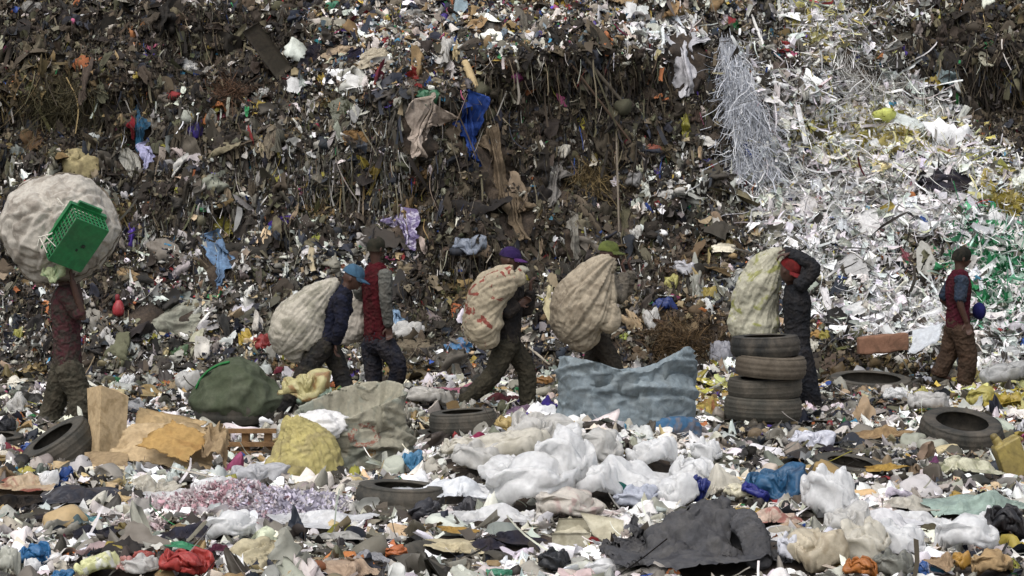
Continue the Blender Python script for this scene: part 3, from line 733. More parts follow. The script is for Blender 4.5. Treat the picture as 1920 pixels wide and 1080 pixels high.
# where on the heap and the ground each mix of refuse lies: ellipses by landmark, later ones win
ZONES = [(960, 540, 2600, 700, 'mixed'), (600, 300, 900, 130, 'mixdark'), (250, 80, 430, 100, 'dark'), (150, 250, 200, 80, 'mixdark'), (600, 380, 330, 60, 'mixdark'),
         (1130, 250, 270, 205, 'dark'), (1070, 420, 150, 75, 'dark'), (1310, 180, 90, 140, 'dark'), (900, 360, 80, 90, 'dark'), (120, 230, 150, 50, 'dark'), (820, 45, 250, 62, 'rim'), (700, 120, 150, 50, 'rim'), (1150, 20, 220, 34, 'rim'), (90, 160, 120, 40, 'straw'),
         (450, 130, 120, 60, 'dark'), (120, 480, 140, 130, 'mixdark'), (1080, 500, 160, 80, 'mixed'), (1290, 340, 110, 70, 'mixed'),
         (1570, 90, 190, 130, 'papermix'), (1640, 300, 250, 170, 'paper'), (1700, 470, 240, 180, 'paper'), (1860, 560, 150, 150, 'paper'), (1240, 60, 70, 40, 'paper'),
         (1640, 250, 170, 60, 'paperyellow'), (1890, 380, 70, 60, 'paperyellow'), (1880, 280, 50, 25, 'paperyellow'), (1520, 40, 80, 50, 'paperyellow'), (1870, 490, 90, 120, 'papergreen'),
         (1830, 90, 170, 90, 'dark'), (1900, 200, 110, 90, 'dark'), (1450, 60, 50, 80, 'mixdark'),
         (1280, 620, 110, 60, 'soil'), (1290, 480, 50, 45, 'soil'), (1640, 680, 120, 22, 'straw'), (270, 745, 90, 22, 'soil'), (880, 580, 100, 45, 'mixed'),
         (960, 930, 2600, 205, 'ground'), (1060, 870, 330, 90, 'groundwhite'), (1880, 740, 110, 36, 'groundyellow'), (1330, 730, 50, 50, 'groundyellow'), (1640, 990, 260, 70, 'groundwhite'), (560, 970, 250, 40, 'groundwhite')]
ZN = sorted(PAL)
def zone_of(P, jit=28):
    px = 960 + P[:, 0] * F / P[:, 1] + R.randn(len(P)) * jit; py = HZ - (P[:, 2] - CH) * F / P[:, 1] + R.randn(len(P)) * jit * .7
    z = np.full(len(P), ZN.index('mixed'))
    for cx, cy, rx, ry, nm in ZONES:
        z[((px - cx) / rx) ** 2 + ((py - cy) / ry) ** 2 < 1] = ZN.index(nm)
    q = P * np.array([1, .4, 1.3]); f1 = fbm(q * 1.1, 2, 61) + .10 * R.randn(len(P)); f2 = fbm(q * 1.6 + 40, 2, 67) + .10 * R.randn(len(P)); I = ZN.index
    z = np.where((z == I('mixed')) & (f1 > .10), I('mixdark'), z); z = np.where((z == I('mixdark')) & (f2 > .14), I('dark'), z); z = np.where((z == I('mixdark')) & (f2 < -.32), I('straw'), z)
    z = np.where((z == I('ground')) & (f1 > .20), I('groundwhite'), z); z = np.where((z == I('ground')) & (f2 > .24), I('mixed'), z)
    z = np.where((z == I('paper')) & (f2 > .30), I('mixed'), z)
    return z

def zone_col(z, vary=.18):
    c = np.zeros((len(z), 3))
    for i, nm in enumerate(ZN):
        k = np.where(z == i)[0]
        if len(k):
            C, w = _pl[nm]; c[k] = C[R.choice(len(C), len(k), p=w)]
    return (c * np.exp(vary * R.randn(len(z), 1)) * (1 + .04 * R.randn(len(z), 3))).clip(.004, .88)

def hill_points(N, x0=-8.5, x1=8.5, z0=-.1, z1=6.2):
    M = int(N * 1.6); x = R.uniform(x0, x1, M); z = R.uniform(z0, z1, M)
    e = .08; dx = (hill_y(x + e, z) - hill_y(x - e, z)) / (2 * e); dz = (hill_y(x, z + e) - hill_y(x, z - e)) / (2 * e)
    w = np.sqrt(1 + dx ** 2 + dz ** 2).clip(1, 3); k = R.rand(M) < w / 2.2
    x, z = x[k][:N], z[k][:N]
    return np.stack([x, hill_y(x, z), z], -1), hill_n(x, z)

def ground_points(N, y0=9.2, y1=24.2):
    y = R.uniform(y0 ** .35, y1 ** .35, N) ** (1 / .35); x = R.uniform(-1, 1, N) * (.262 * y + 1.6)
    k = hill_y(x, ground_z(x, y)) > y - .2; x, y = x[k], y[k]
    return np.stack([x, y, ground_z(x, y)], -1), np.tile([0, 0, 1.], (len(x), 1))

def clear_of(p, r=0.0, front=0.0):
    k = np.ones(len(p), bool)
    for c, q in FOOT:
        q = np.broadcast_to(np.asarray(q, float), 3) * .97 + r + .01
        if front and c[1] < 20: c = c - np.array([0, front * .5, 0]); q = q + np.array([0, front, .06])
        k &= (((p - c) / np.maximum(q, .01)) ** 2).sum(1) > 1
    return k

def rep(c, K): return np.repeat(c, K, axis=0)

# ------------------------------------------------------------------ single things of refuse
def spot(px, py, w, h):
    """where something w by h photo pixels sits: base point, metres per pixel, axes, on the heap or not"""
    C, on = at(px, py + (h * .5 if True else 0))
    if on or py < 655:
        C, on = at(px, py); n = hill_n(np.array(C[0]), np.array(C[2])) if on else np.array([0, -.3, .95])
        n = unit(n + np.array([0, -.5, .15])); e1 = unit(np.cross([0, 0, 1.], -n) * -1); e1 = e1 if e1[0] > 0 else -e1
        return C, C[1] / F, e1, np.cross(n, e1), n, True
    C, _ = at(px, py + h * .5 + .045 * F / C[1])
    return C, C[1] / F, np.array([1., 0, 0]), np.array([0, 1., 0]), np.array([0, 0, 1.]), False

def bag(name, label, cat, px, py, w, h, m, seed=0, rot=0, crump=.22, k=5, lift=.0, group=None, depth=.8, tail=0.0, foot=None):
    C, s, e1, e2, n, on = spot(px, py, w, h); T, Q = sim_shapes('bag', 6, 5)
    a, hh = w * s / 2, h * s / 2; seed = seed or RND.randint(1, 9999); P = T[seed % len(T)].copy()
    if seed % 3 == 0: P[:, 0] *= -1; Q = Q[:, ::-1]
    if seed % 2: P = P[:, [1, 0, 2]] * [1, -1, 1]
    P[:, 2] = 2 * ((P[:, 2] + 1) / 2).clip(0, 1.2) ** .62 - 1
    q = P * 1.2 + seed * .37; P = P * (1 + .16 * fbm(q, 2, seed))[:, None] + .035 * np.stack([fbm(q * 3, 2, seed + 1), 0 * q[:, 0], fbm(q * 3, 2, seed + 2)], -1)
    ca, sa = math.cos(math.radians(rot)), math.sin(math.radians(rot))
    if on:
        lx, lz = P[:, 0] * a, P[:, 2] * hh; d = P[:, 1] * min(a, hh) * depth
        lx, lz = lx * ca - lz * sa, lx * sa + lz * ca
        up = unit(np.array([0, 0, 1.]) + .35 * e2)
        V = C + np.outer(lx, e1) + np.outer(lz, up) + np.outer(d, [0, 1, 0]) + n * (.03 + lift + min(a, hh) * .25)
    else:
        b = a * depth if w < h * 2.5 else a * depth * .7
        lx, lz = P[:, 0] * a, P[:, 2] * hh; lx, lz = lx * ca - lz * sa, lx * sa + lz * ca
        V = np.stack([C[0] + lx, C[1] + P[:, 1] * b + b * .55, C[2] + .03 + hh * .92 + lz + lift], -1)
        fl = C[2] + .01; V[:, 2] = np.where(V[:, 2] < fl, fl + (V[:, 2] - fl) * .1, V[:, 2])
    return solo(name, label, cat, V, Q, m, True, group, foot=foot)

def rag(name, label, cat, px, py, w, h, m, seed=0, rot=0, folds=1.0, group=None, res=52, lift=0.0, high=.5):
    """cloth or film lying in folds with a torn, uneven outline"""
    C, s, e1, e2, n, on = spot(px, py, w, h); seed = seed or RND.randint(1, 9999); off = seed * 1.713 % 91
    T, Q = sim_shapes('drape', 3, 56) if (w > 2.3 * h and not on) or w * h > 9000 else sim_shapes('heap', 6, 44)
    P = T[seed % len(T)].copy()
    if seed % 3 == 0: P[:, 0] *= -1
    if seed % 2 and not (w > 2.3 * h): P = P[:, [1, 0, 2]] * [1, -1, 1]
    k_ = 1 + .14 * fbm(P * 1.1 + off, 2, seed); u, v, z = P[:, 0] * k_, P[:, 1] * k_, ((P[:, 2] + 1) * .5).clip(0, 1.2) ** .65 - .12
    a = w * s / 2; ca, sa = math.cos(math.radians(rot)), math.sin(math.radians(rot))
    if on:
        b = h * s / 2 * 1.05; H = .42 * min(a, b)
        lx, ly = u * a, v * b; lx, ly = lx * ca - ly * sa, lx * sa + ly * ca
        V = C + np.outer(lx, e1) + np.outer(ly, e2) + np.outer(z * H * 1.5 + .03 + lift, n)
    else:
        b = a * .75; H = h * s * high
        lx, ly = u * a, v * b; lx, ly = lx * ca - ly * sa, lx * sa + ly * ca
        x, y = C[0] + lx, C[1] + ly + b * .5
        V = np.stack([x, y, ground_z(x, y) + .05 + lift + z * H * (1.0 if high == .5 else 1.0)], -1)
    return solo(name, label, cat, V, Q.astype(np.int32), m, True, group)

def hang(name, label, cat, px, py, w, h, m, seed=0, dx=0, top=.45, taper=1.0, group=None, out=.15, folds=1.0, m2=None, jag=.3):
    """cloth hanging down the heap from a snag at its top"""
    seed = seed or RND.randint(1, 9999); nv = 40; prev = None; ctr = []
    T, Q = sim_shapes('hang', 5, 44); P = T[seed % len(T)].copy()
    if seed % 3 == 0: P[:, 0] *= -1
    for j in range(nv):
        t = j / (nv - 1); C, on = at(px - dx / 2 + dx * t, py - h / 2 + h * t)
        y = C[1] if prev is None else min(C[1], prev + .01); prev = y if prev is None else .6 * prev + .4 * y; ctr.append(W(px - dx / 2 + dx * t, py - h / 2 + h * t, prev))
    ctr = np.array(ctr); t = (-P[:, 2]).clip(0, 1); wd = 1.45 * w * ctr[0, 1] / F; g = np.linspace(0, 1, nv)
    V = np.stack([np.interp(t, g, ctr[:, 0]) + P[:, 0] * wd, np.interp(t, g, ctr[:, 1]) - out + P[:, 1] * wd, np.interp(t, g, ctr[:, 2]) + (-P[:, 2] - t) * -h * ctr[0, 1] / F], -1)
    V = V + .06 * wd * np.stack([fbm(V * 6, 2, seed), 0 * t, fbm(V * 6, 2, seed + 4)], -1)
    return solo(name, label, cat, V, Q.astype(np.int32), m, True, group)

def sheet(name, label, cat, pts, m, nu=14, nv=14, amp=.012, th=.006, seed=0, bend=0.0, jag=0.0, lift=0.0, group=None, root=None):
    """a bent board or page through four photo corners given as (px, py, Y)"""
    c = [W(*p) for p in pts]; seed = seed or RND.randint(1, 9999)
    U, Vv = np.meshgrid(np.linspace(0, 1, nu), np.linspace(0, 1, nv)); U, Vv = U.ravel(), Vv.ravel()
    if jag:
        ed = np.minimum.reduce([U, 1 - U, Vv, 1 - Vv]) < 1e-6
        U = U + jag * ed * R.randn(len(U)); Vv = Vv + jag * ed * R.randn(len(U))
    P = ((1 - U) * (1 - Vv))[:, None] * c[0] + (U * (1 - Vv))[:, None] * c[1] + (U * Vv)[:, None] * c[2] + ((1 - U) * Vv)[:, None] * c[3]
    n = unit(np.cross(c[1] - c[0], c[3] - c[0])); n = n if n[1] < 0 or n[2] > .7 else -n
    q = np.stack([U * 3 + seed, Vv * 3, 0 * U], -1); d = amp * (fbm(q, 2, seed) + .8 * (ridged(q * 1.2, 2, seed + 3) - .3)) + bend * 4 * U * (1 - U)
    T = P + np.outer(d + lift, n); B = T - n * th; K = len(P); g = grid_faces(nu, nv)
    idx = np.arange(K).reshape(nv, nu); rim = np.concatenate([idx[0], idx[1:, -1], idx[-1, ::-1][1:], idx[::-1, 0][1:]])
    side = [(rim[i], rim[i + 1], rim[i + 1] + K, rim[i] + K) for i in range(len(rim) - 1)]
    Fq = np.concatenate([g, g[:, ::-1] + K, np.array(side)])
    V = np.concatenate([T, B])
    if root is not None: return part(root, name, V, Fq.astype(np.int32), m, True)
    return solo(name, label, cat, V, Fq.astype(np.int32), m, amp > .004, group)

def card(name, label, cat, px, py, w, h, m, rot=0, amp=.012, tilt=(0, 0), group=None, th=.004, jag=0.03, bend=.02):
    C, s, e1, e2, n, on = spot(px, py, w, h); ca, sa = math.cos(math.radians(rot)), math.sin(math.radians(rot))
    if not on: C, _ = at(px, py)
    Y = C[1] - (.12 if on else .0); hw, hh = w / 2, h / 2; pts = []
    for x, y in ((-hw, hh), (hw, hh), (hw, -hh), (-hw, -hh)):
        X_, Z_ = x * ca - y * sa, x * sa + y * ca
        k = (.45 if on else 1.8) if Z_ != 0 else 0
        pts.append((px + X_, py - Z_, Y + tilt[0] * X_ * s + (k + tilt[1]) * Z_ * s))
    return sheet(name, label, cat, pts, m, 12, 12, amp, th, bend=bend, jag=jag, lift=.03, group=group)

def tyre(label, c, d, width, axis, seed=0, blocks=False, group=None, tone=None):
    n = 144; ro, hw, sh = d / 2, width / 2, min(.13, d * .2)
    prof = []
    for z in np.linspace(-1, 1, 15): prof.append((ro - .022 * abs(z) ** 5, z * hw * .90, True))
    for t in np.linspace(.15, 1, 6): prof.append((ro - sh * t - .0 * t, hw * (.96 + .10 * math.sin(t * 2.6)), False))
    inner = [(r - .012 if k else r, z - .014 * np.sign(z) if not k else z * .92, False) for r, z, k in prof[:15][::-1]]
    inn = [(ro - sh * t, hw * (.90 + .08 * math.sin(t * 2.6)), False) for t in np.linspace(1, .15, 6)]
    left = [(r, -z, k) for r, z, k in prof[15:]][::-1]; linn = [(r, -z, k) for r, z, k in inn][::-1]
    loop = left + prof[:15] + prof[15:] + inn + [(r - .012, z, False) for r, z, _ in inner] + linn
    a = unit(axis); u = unit(np.cross(a, [0.13, 1, .21])); v = np.cross(a, u); V = []
    th = np.linspace(0, 2 * np.pi, n, endpoint=False)
    for i, (r, z, tr) in enumerate(loop):
        j = i - len(left); rr = np.full(n, r)
        if tr:
            if j in ((4, 7, 10), (3, 6, 8, 11), (5, 9), (2, 7, 12))[seed % 4]: rr = rr - .006
            elif blocks: rr = rr - .012 * ((np.arange(n) + j * 2) % 8 < 2)
            elif j in (1, 2, 3, 11, 12, 13): rr = rr - .004 * (np.arange(n) % 3 == 0)
        rr = rr + .004 * vn(np.stack([np.cos(th) * 2, np.sin(th) * 2, 0 * th + seed], -1), seed)
        V.append(np.array(c) + np.outer(rr * np.cos(th), u) + np.outer(rr * np.sin(th), v) + a * z)
    V.append(V[0]); V = np.stack(V, 0).reshape(-1, 3)
    return solo("tyre", label, "tyre", V, grid_faces(n, len(loop) + 1, True).astype(np.int32), rubber(tone or ('393833' if seed % 2 else '302f2b')), True, group)

def lattice(o, a, b, na, nb, c, bw, th):
    """a perforated panel from o along a and b, th thick along c"""
    o, a, b = map(np.array, (o, a, b)); c = unit(c) * th / 2; A = []; ua, ub = unit(a), unit(b)
    for i in range(na + 1): A.append(box(o + a * i / na + b / 2, ua * bw / 2, b / 2, c))
    for j in range(nb + 1): A.append(box(o + b * j / nb + a / 2 + c * .06, a / 2, ub * bw / 2, c * 1.1))
    return merge(A)

def rock(V, deg, c=None):
    c = V.mean(0) if c is None else np.array(c); a = math.radians(deg); P = V - c
    return np.stack([P[:, 0] * math.cos(a) - P[:, 2] * math.sin(a), P[:, 1], P[:, 0] * math.sin(a) + P[:, 2] * math.cos(a)], -1) + c

def openbag(name, label, cat, px0, px1, py, Y, rim, m, depth=.6, seed=1, amp=.03, fill=None, lean=0.0, belly=.06, st=(1.2, 1.2, 5), part_of=None):
    """a big standing sack with an open, uneven mouth; rim: list of (angle from the right hand side, photo height)"""
    s = Y / F; cx = (px0 + px1) / 2; a = (px1 - px0) / 2 * s; nu, nv = 120, 60
    th = np.linspace(0, 2 * np.pi, nu, endpoint=False); k = sorted(rim); ang = [t for t, _ in k] + [k[0][0] + 360]; hh = [h for _, h in k] + [k[0][1]]
    H = np.interp(np.degrees(th), np.array(ang), np.array(hh)); H = np.real(np.fft.ifft(np.fft.fft(H) * np.exp(-(np.fft.fftfreq(nu, 1 / nu) / 9.) ** 2))) * s
    base = W(cx, py, Y); base[2] = float(ground_z(base[0], Y)) - .04; rows = []
    for j in range(nv):
        v = j / (nv - 1); r = (.93 + belly * math.sin(v * 3.0) + .05 * v) * (1 if j else .9)
        sq = (np.abs(np.cos(th)) ** 3 + np.abs(np.sin(th)) ** 3) ** -.14
        rows.append(np.stack([base[0] + a * r * sq * np.cos(th) + lean * v * H, base[1] + a * depth * r * sq * np.sin(th), base[2] + v * H], -1))
    V = np.concatenate(rows); Q = grid_faces(nu, nv, True); N = vnormals(V, Q)
    q = warp(V * np.array(st), .8, .6, seed); d = amp * .5 * (ridged(q, 1, seed) - .25) + .6 * amp * (.75 * crease(q * 1.2, seed + 4) - .6 * crease(q * 1.45, seed + 5) + .4 * crease(q * 2.6, seed + 6) - .3 * crease(q * 3.1, seed + 7)) + amp * .9 * fbm(V * 1.8, 2, seed + 8)
    V = V + N * d[:, None]
    pin = np.where(np.arange(len(V)) < nu * 6, 1.0, .45); V = relax(V, Q, 'open6_%s_%d' % (name, seed), pin, 10, -.06, .2, bend=2.5)
    top = V[-nu:]; c = top.mean(0); inn = [top + (c - top) * .03 - [0, 0, .012]]
    for t, dz in ((.06, .10), (.10, .22)): inn.append(top + (c - top) * t - [0, 0, dz])
    inn.append(np.tile(c - [0, 0, .30], (nu, 1)))
    V = np.concatenate([V] + inn); Q = grid_faces(nu, nv + 4, True)
    if part_of is not None: return part(part_of, name, V, Q.astype(np.int32), m, True), base
    return solo(name, label, cat, V, Q.astype(np.int32), m, True, base=base), base
# ------------------------------------------------------------------ the great bundle, its crate and rope
def bundle():
    Y = 18.35; s = Y / F; V, Q = ico(6); P = V.copy()
    low = np.clip(-P[:, 2] - .1, 0, 1)
    P[:, 0] *= 1 - .12 * low; P = P * (1 + .05 * fbm(P * 1.5, 2, 5) + .035 * fbm(P * 3.4, 2, 15))[:, None]
    c = W(112, 428, Y); V = c + P * np.array([110 * s, 100 * s, 101 * s]); N = vnormals(V, Q)
    tie = W(108, 372, Y - .5); d = V - tie; dd = d / (np.linalg.norm(d, axis=1, keepdims=True) + .08)
    cq = dd * 2.6 + .25 * V; wq = warp(V * 3.4, .8, .8, 4)
    V = V + N * (.032 * (crease(cq, 3, 1.8) - crease(cq * 1.3 + 4, 4, 2)) * np.exp(-np.linalg.norm(d, axis=1) * .8) + .014 * (crease(wq, 8) - crease(wq * 1.2 + 3, 9)) + .006 * (crease(wq * 2.1, 10) - crease(wq * 2.4, 11)))[:, None]
    V = relax(V, Q, 'bundle5', np.full(len(V), .5), 8, -.05, .05, bend=4.0)
    solo("refuse_bundle", "huge round beige cloth bundle carried above the head of the leftmost person", "bundle", V, Q, woven('aaa499', '948d82', da=.4), foot=False)
    rp = []
    for a0, tl in ((.35, .5), (2.2, -.35)):
        t = np.linspace(0, 2 * np.pi, 60); u_ = unit([math.cos(a0), .25, math.sin(a0)]); v_ = unit(np.cross(u_, [tl, 1, .2])); L_ = []
        for k in t:
            dr = u_ * math.cos(k) + v_ * math.sin(k); dv = V - c; j = int((dv @ dr - 2.0 * np.linalg.norm(dv - np.outer(dv @ dr, dr), axis=1)).argmax()); L_.append(c + dr * (dv[j] @ dr + .004))
        rp.append(tube(L_, [.008] * 60, 6, res=1))
    v, f = merge(rp); solo("rope", "dirty rope wound round the huge round bundle", "rope", v, f, cloth('6f675b'), foot=False)
    o = W(144, 410, 17.62); e1 = np.array([-60, 26.7, -80]) * .0046; e2 = np.array([52, 42, -25]) * .0046; e3 = np.array([-20, 42, 29]) * .0046
    G = hard('15803f', '126d38', da=.25); root = thing("plastic_crate", "green perforated plastic crate strapped to the huge round bundle", "crate", o)
    v, f = box(o + e1 / 2 + e2 / 2, e1 / 2, e2 / 2, unit(e3) * .006); part(root, "base_panel", v, f, G, False)
    v, f = merge([box(o + e1 * .48 + e2 * .62 - unit(e3) * .007, e1 * .035, e2 * .05, unit(e3) * .004), box(o + e1 * .60 + e2 * .52 - unit(e3) * .007, e1 * .025, e2 * .03, unit(e3) * .004)])
    part(root, "dark_hole_block", v, f, hard('0c2014', da=0), False)  # solid dark blocks on the base, painting the shade inside two small holes
    v, f = lattice(o, e1, e3 * .8, 10, 4, e2, .011, .010); part(root, "side_panel", v, f, G, False)
    v, f = lattice(o, e2, e3 * .8, 8, 4, e1, .010, .010); part(root, "side_panel", v, f, G, False)
    v, f = lattice(o + e2, e1, e3 * .8, 13, 5, e2, .011, .010); part(root, "side_panel", v, f, G, False)
    v, f = lattice(o + e1, e2, e3 * .8, 9, 5, e1, .010, .010); part(root, "side_panel", v, f, G, False)
    rim = []
    for p, q, t in ((o, e1, e2), (o, e2, e1), (o + e2, e1, e2), (o + e1, e2, e1)):
        sg = -1 if (p is o) else 1
        rim.append(box(p + q / 2 + e3 * .9 + sg * unit(t) * .012, q / 2 + unit(q) * .02, unit(t) * .014, e3 * .1))
    v, f = merge(rim); part(root, "rim", v, f, G, False)
    for p in (o, o + e1):
        sg = -1 if p is o else 1
        v, f = box(p + e2 / 2 + e3 * .92 + sg * unit(e1) * .04, unit(e1) * .026, e2 * .36, e3 * .06); part(root, "handle", v, f, G, False)
    pts = [W(70, 452, 17.6), W(86, 444, 17.58), W(100, 441, 17.6)]
    q = [tube([W(108, 372, 17.85), W(120, 386, 17.75)], [.007, .007], 6, res=1), tube([W(72, 445, 17.72), W(92, 440, 17.66), W(98, 437, 17.7)], [.008, .007, .008], 6),
         tube([W(74, 446, 17.72), W(70, 462, 17.7)], [.006] * 2, 6, res=1), tube([W(75, 446, 17.7), W(88, 474, 17.66)], [.006] * 2, 6, res=1), tube([W(84, 442, 17.68), W(104, 462, 17.62)], [.005] * 2, 6, res=1)]
    v, f = merge(q); solo("rope", "white rope tying the green crate to the bundle", "rope", v, f, cloth('c9c5b8'), foot=False)
    bag("plastic_bag", "knotted pale green bag end hanging below the huge round bundle", "bag", 100, 519, 34, 26, plastic('a9b48a', '7f9a72'), 5)
    o_ = bpy.data.objects[[k for k in ORG if k.startswith('plastic_bag')][-1]]; d = W(100, 519, 18.0) - ORG[o_.name]; o_.location = W(100, 530, 18.0); FOOT.pop()
bundle()

# ------------------------------------------------------------------ tyres
def tyres():
    T = tyre
    T("worn black tyre leaning up beside the cardboard box", W(112, 838, 15.9), .60, .21, (-.48, -.25, .84), 1)
    T("dark tyre cut off by the left edge of the picture beside the leaning tyre", W(-6, 838, 16.6), .46, .20, (.05, -.06, 1), 2)
    T("black tyre lying flat under the green net sack", W(440, 766, 18.6), .74, .19, (.02, -.07, 1), 3)
    g = "tyres stacked in the tall pile"
    for k, (x, y, w, lab) in enumerate(((1430, 764, 146, "bottom tyre of the tall stack in front of the person in the red cap"), (1437, 724, 139, "second lowest tyre of the tall stack"),
                                        (1441, 686, 133, "dusty brown tyre second from the top of the tall stack"), (1437, 648, 131, "darkest tyre, on the very top of the tall stack"))):
        T(lab, W(x + (0, -3, 4, -2)[k], y + (0, 1, -1, 0)[k], 18.75 + (.0, .05, -.04, .03)[k]), w * 18.75 / F, (.20, .175, .19, .18)[k], ((.02, .0, 1), (-.035, -.02, 1), (.05, -.03, 1), (-.03, .0, 1))[k], 4 + k, group=g, tone=('3a3933', '403d36', '4f473c', '262624')[k])
    T("large grey tyre lying flat left of the person with blue sleeves", W(1632, 722, 21.6), .90, .16, (.02, -.10, 1), 9)
    T("grey tyre lying flat with a dark open hole near the right edge", W(1802, 812, 16.9), .70, .215, (.06, -.26, .96), 8)
    T("dull tyre half sunk in litter below the flat tyre on the right", W(1592, 884, 15.2), .58, .15, (.12, -.12, 1), 11)
    T("ribbed tyre standing clear in the left foreground beside the white plastic heap", W(750, 937, 13.75), .615, .20, (.06, .01, 1), 7)
    g = "pair of tyres behind the white plastic heap"
    T("upper tyre of the tilted pair behind the white plastic heap", W(868, 790, 17.7), .61, .175, (-.06, .0, 1), 13, group=g)
    T("lower tyre of the pair, mostly buried behind the white plastic heap", W(836, 826, 17.75), .56, .15, (.03, 0, 1), 14, group=g)
    T("coarse tractor tyre half buried at the bottom edge", W(798, 1094, 12.0), .52, .2, (.45, -.55, .62), 15, True)
tyres()

# ------------------------------------------------------------------ standing sacks
def sacks():
    m = mat('tarpaulin', '788388', '646f74', rough=.6, spec=.3, bump=.3, bs=30, da=.45, dirt='6a6a62')
    root = thing("tarpaulin_bag", "big slumped blue grey tarpaulin bag with an open mouth", "bag", W(1180, 836, 17.35))
    _, b = openbag("bag_wall", None, None, 1052, 1302, 836, 17.3, [(0, 182), (35, 200), (68, 162), (100, 150), (140, 184), (180, 180), (215, 190), (240, 184), (262, 166), (285, 160), (310, 194), (335, 216)], m, .58, 3, .085, part_of=root, st=(1.0, 1.2, 3.4), belly=.13)
    FOOT.append((b + [0, 0, .3], .55))
    v, q = union([tube([W(1195, 838, 17.0), W(1250, 812, 16.95), W(1306, 806, 17.05)], [(.05, .12), (.06, .14), (.05, .10)], 14)], .014, 4)
    v = wrinkle(v, q, .02, 8, 4); part(root, "bag_hem", v, q.astype(np.int32), mat('tarpaulin', '35648a', '5f6068', rough=.6, bump=.3, da=.3))
    m = woven('938f7e', '7d8074', s2=3, da=.45)
    root = thing("open_sack", "bulging grey woven sack with faded red print and an open mouth full of white foam", "sack", W(650, 905, 15.6))
    _, b = openbag("sack_wall", None, None, 545, 764, 905, 15.55, [(0, 156), (40, 168), (75, 170), (110, 152), (150, 126), (185, 110), (215, 90), (245, 92), (275, 116), (310, 142), (340, 156)], m, .55, 12, .085, part_of=root, st=(2.0, 2.0, 3.6))
    FOOT.append((b + [0, 0, .3], .48))
    wall = [o for o in root.children][0].data; co = np.empty(len(wall.vertices) * 3, np.float32); wall.vertices.foreach_get("co", co); co = co.reshape(-1, 3) + ORG[root.name]; co = co[co[:, 1] < b[1]]
    for cx, cy, r0, r1, c in ((678, 826, 19, 30, '80584c'), (690, 858, 2, 10, '8f7248')):
        V = []
        for ra in np.linspace(r0, r1, 7):
            for t in np.linspace(0, 2 * np.pi, 64, endpoint=False):
                k = 1 + .10 * vn([math.cos(t) * 4, math.sin(t) * 4, ra * .1], 5) ; p = W(cx + ra * k * math.cos(t), cy + ra * k * .75 * math.sin(t), 15.0); dd = ((co[:, [0, 2]] - p[[0, 2]]) ** 2).sum(1); n4 = np.argsort(dd)[:6]; w4 = 1 / (dd[n4] + 1e-5); p[1] = (co[n4, 1] * w4).sum() / w4.sum() - .006; V.append(p)
        part(root, "faded_print", np.array(V), grid_faces(64, 7, True), cloth(c, '8a8576', s2=34, lo=.46, hi=.56, da=.3))
    v, q = ico(5); p = v * (1 + .22 * fbm(v * 2, 3, 8) + .12 * ridged(v * 4, 2, 3))[:, None]
    solo("foam_sheet", "crumpled white foam sheet spilling from the mouth of the grey woven sack", "foam", W(600, 800, 15.35) + p * [.22, .16, .12] + np.array([0, 0, .0]), q, plastic('e4e2df', da=.15), foot=False)
    sack("yellow_sack", "dirty yellow sack tied at its waist leaning on the grey woven sack", "sack", 15.1, [(556, 800, 26), (566, 822, 50), (574, 852, 64), (574, 884, 68), (574, 915, 60)], woven('b0a468', '9a8f63', s2=4, da=.4), (552, 790), 51, .8, .05, k=8)
    bag("plastic_bag", "crumpled pale yellow film tucked into the waist of the yellow sack", "bag", 570, 808, 100, 52, plastic('bdb480', 'a07a4c', s2=4), 77, 10, lift=.40)
    # net sack
    c = np.array(at(442, 775)[0]); c[1] = 18.6; s = c[1] / F; v, q = ico(5); P = v * (1 + .06 * fbm(v * 2, 2, 6))[:, None]
    P = np.stack([P[:, 0] * (1 - .25 * np.clip(P[:, 2], 0, 1)), P[:, 1], P[:, 2]], -1)
    V = W(442, 744, 18.6) + P * np.array([75 * s, .34, 66 * s]); V = relax(V, q, 'net4', np.where(P[:, 2] < -.5, 1, .2), 12, -.2, .3, bend=.8)
    root = thing("net_sack", "rounded sack of dull green netting with a bright green seam", "sack", W(442, 775, 18.6)); FOOT.append((V.mean(0), .42))
    part(root, "netting", V, q, mat('netting', '434a38', None, rough=.9, bump=.6, bs=90, da=.4, dirt='6e6f60', ds=3))
    A = []
    for t in np.linspace(math.radians(100), math.radians(165), 16): A.append(W(442 + 76 * math.cos(t), 744 - 66 * math.sin(t), 18.47))
    v, f = tube(A, [(.03, .012)] * 16, 10, side=(0, 1, 0), res=2); part(root, "seam_band", v, f, cloth('2f7a42', da=.3))
    # dusty half-full sack lying behind
    rag("flattened_sack", "flat dusty grey sack lying on the slope behind the porter", "sack", 318, 610, 165, 82, woven('8a8a7c', '77766a'), 15, 12, .7)
    rag("flattened_sack", "teal grey woven sack spread near the right edge below the flat tyre", "sack", 1835, 930, 190, 70, woven('8a9a90', '7a8a82', da=.35), 31, 4, .45)
    rag("flattened_sack", "pale striped sack humped behind the teal grey sack", "sack", 1822, 862, 130, 64, woven('b0ae98', '8d8f74'), 36, 10, .9)
    sack("filled_sack", "full beige sack standing at the bottom edge left of the tractor tyre", "sack", 11.25, [(505, 1032, 30), (498, 1046, 62), (494, 1072, 84), (492, 1105, 90), (490, 1140, 80)], woven('a89f84', '938a70', da=.4), (530, 1000), 45, .7, .045, lumps=.05)
    rag("folded_sheet", "pinkish tan canvas folded over at the bottom edge", "canvas", 648, 1052, 130, 66, cloth('a08c78', '8c7866'), 47, -18, 1.2)
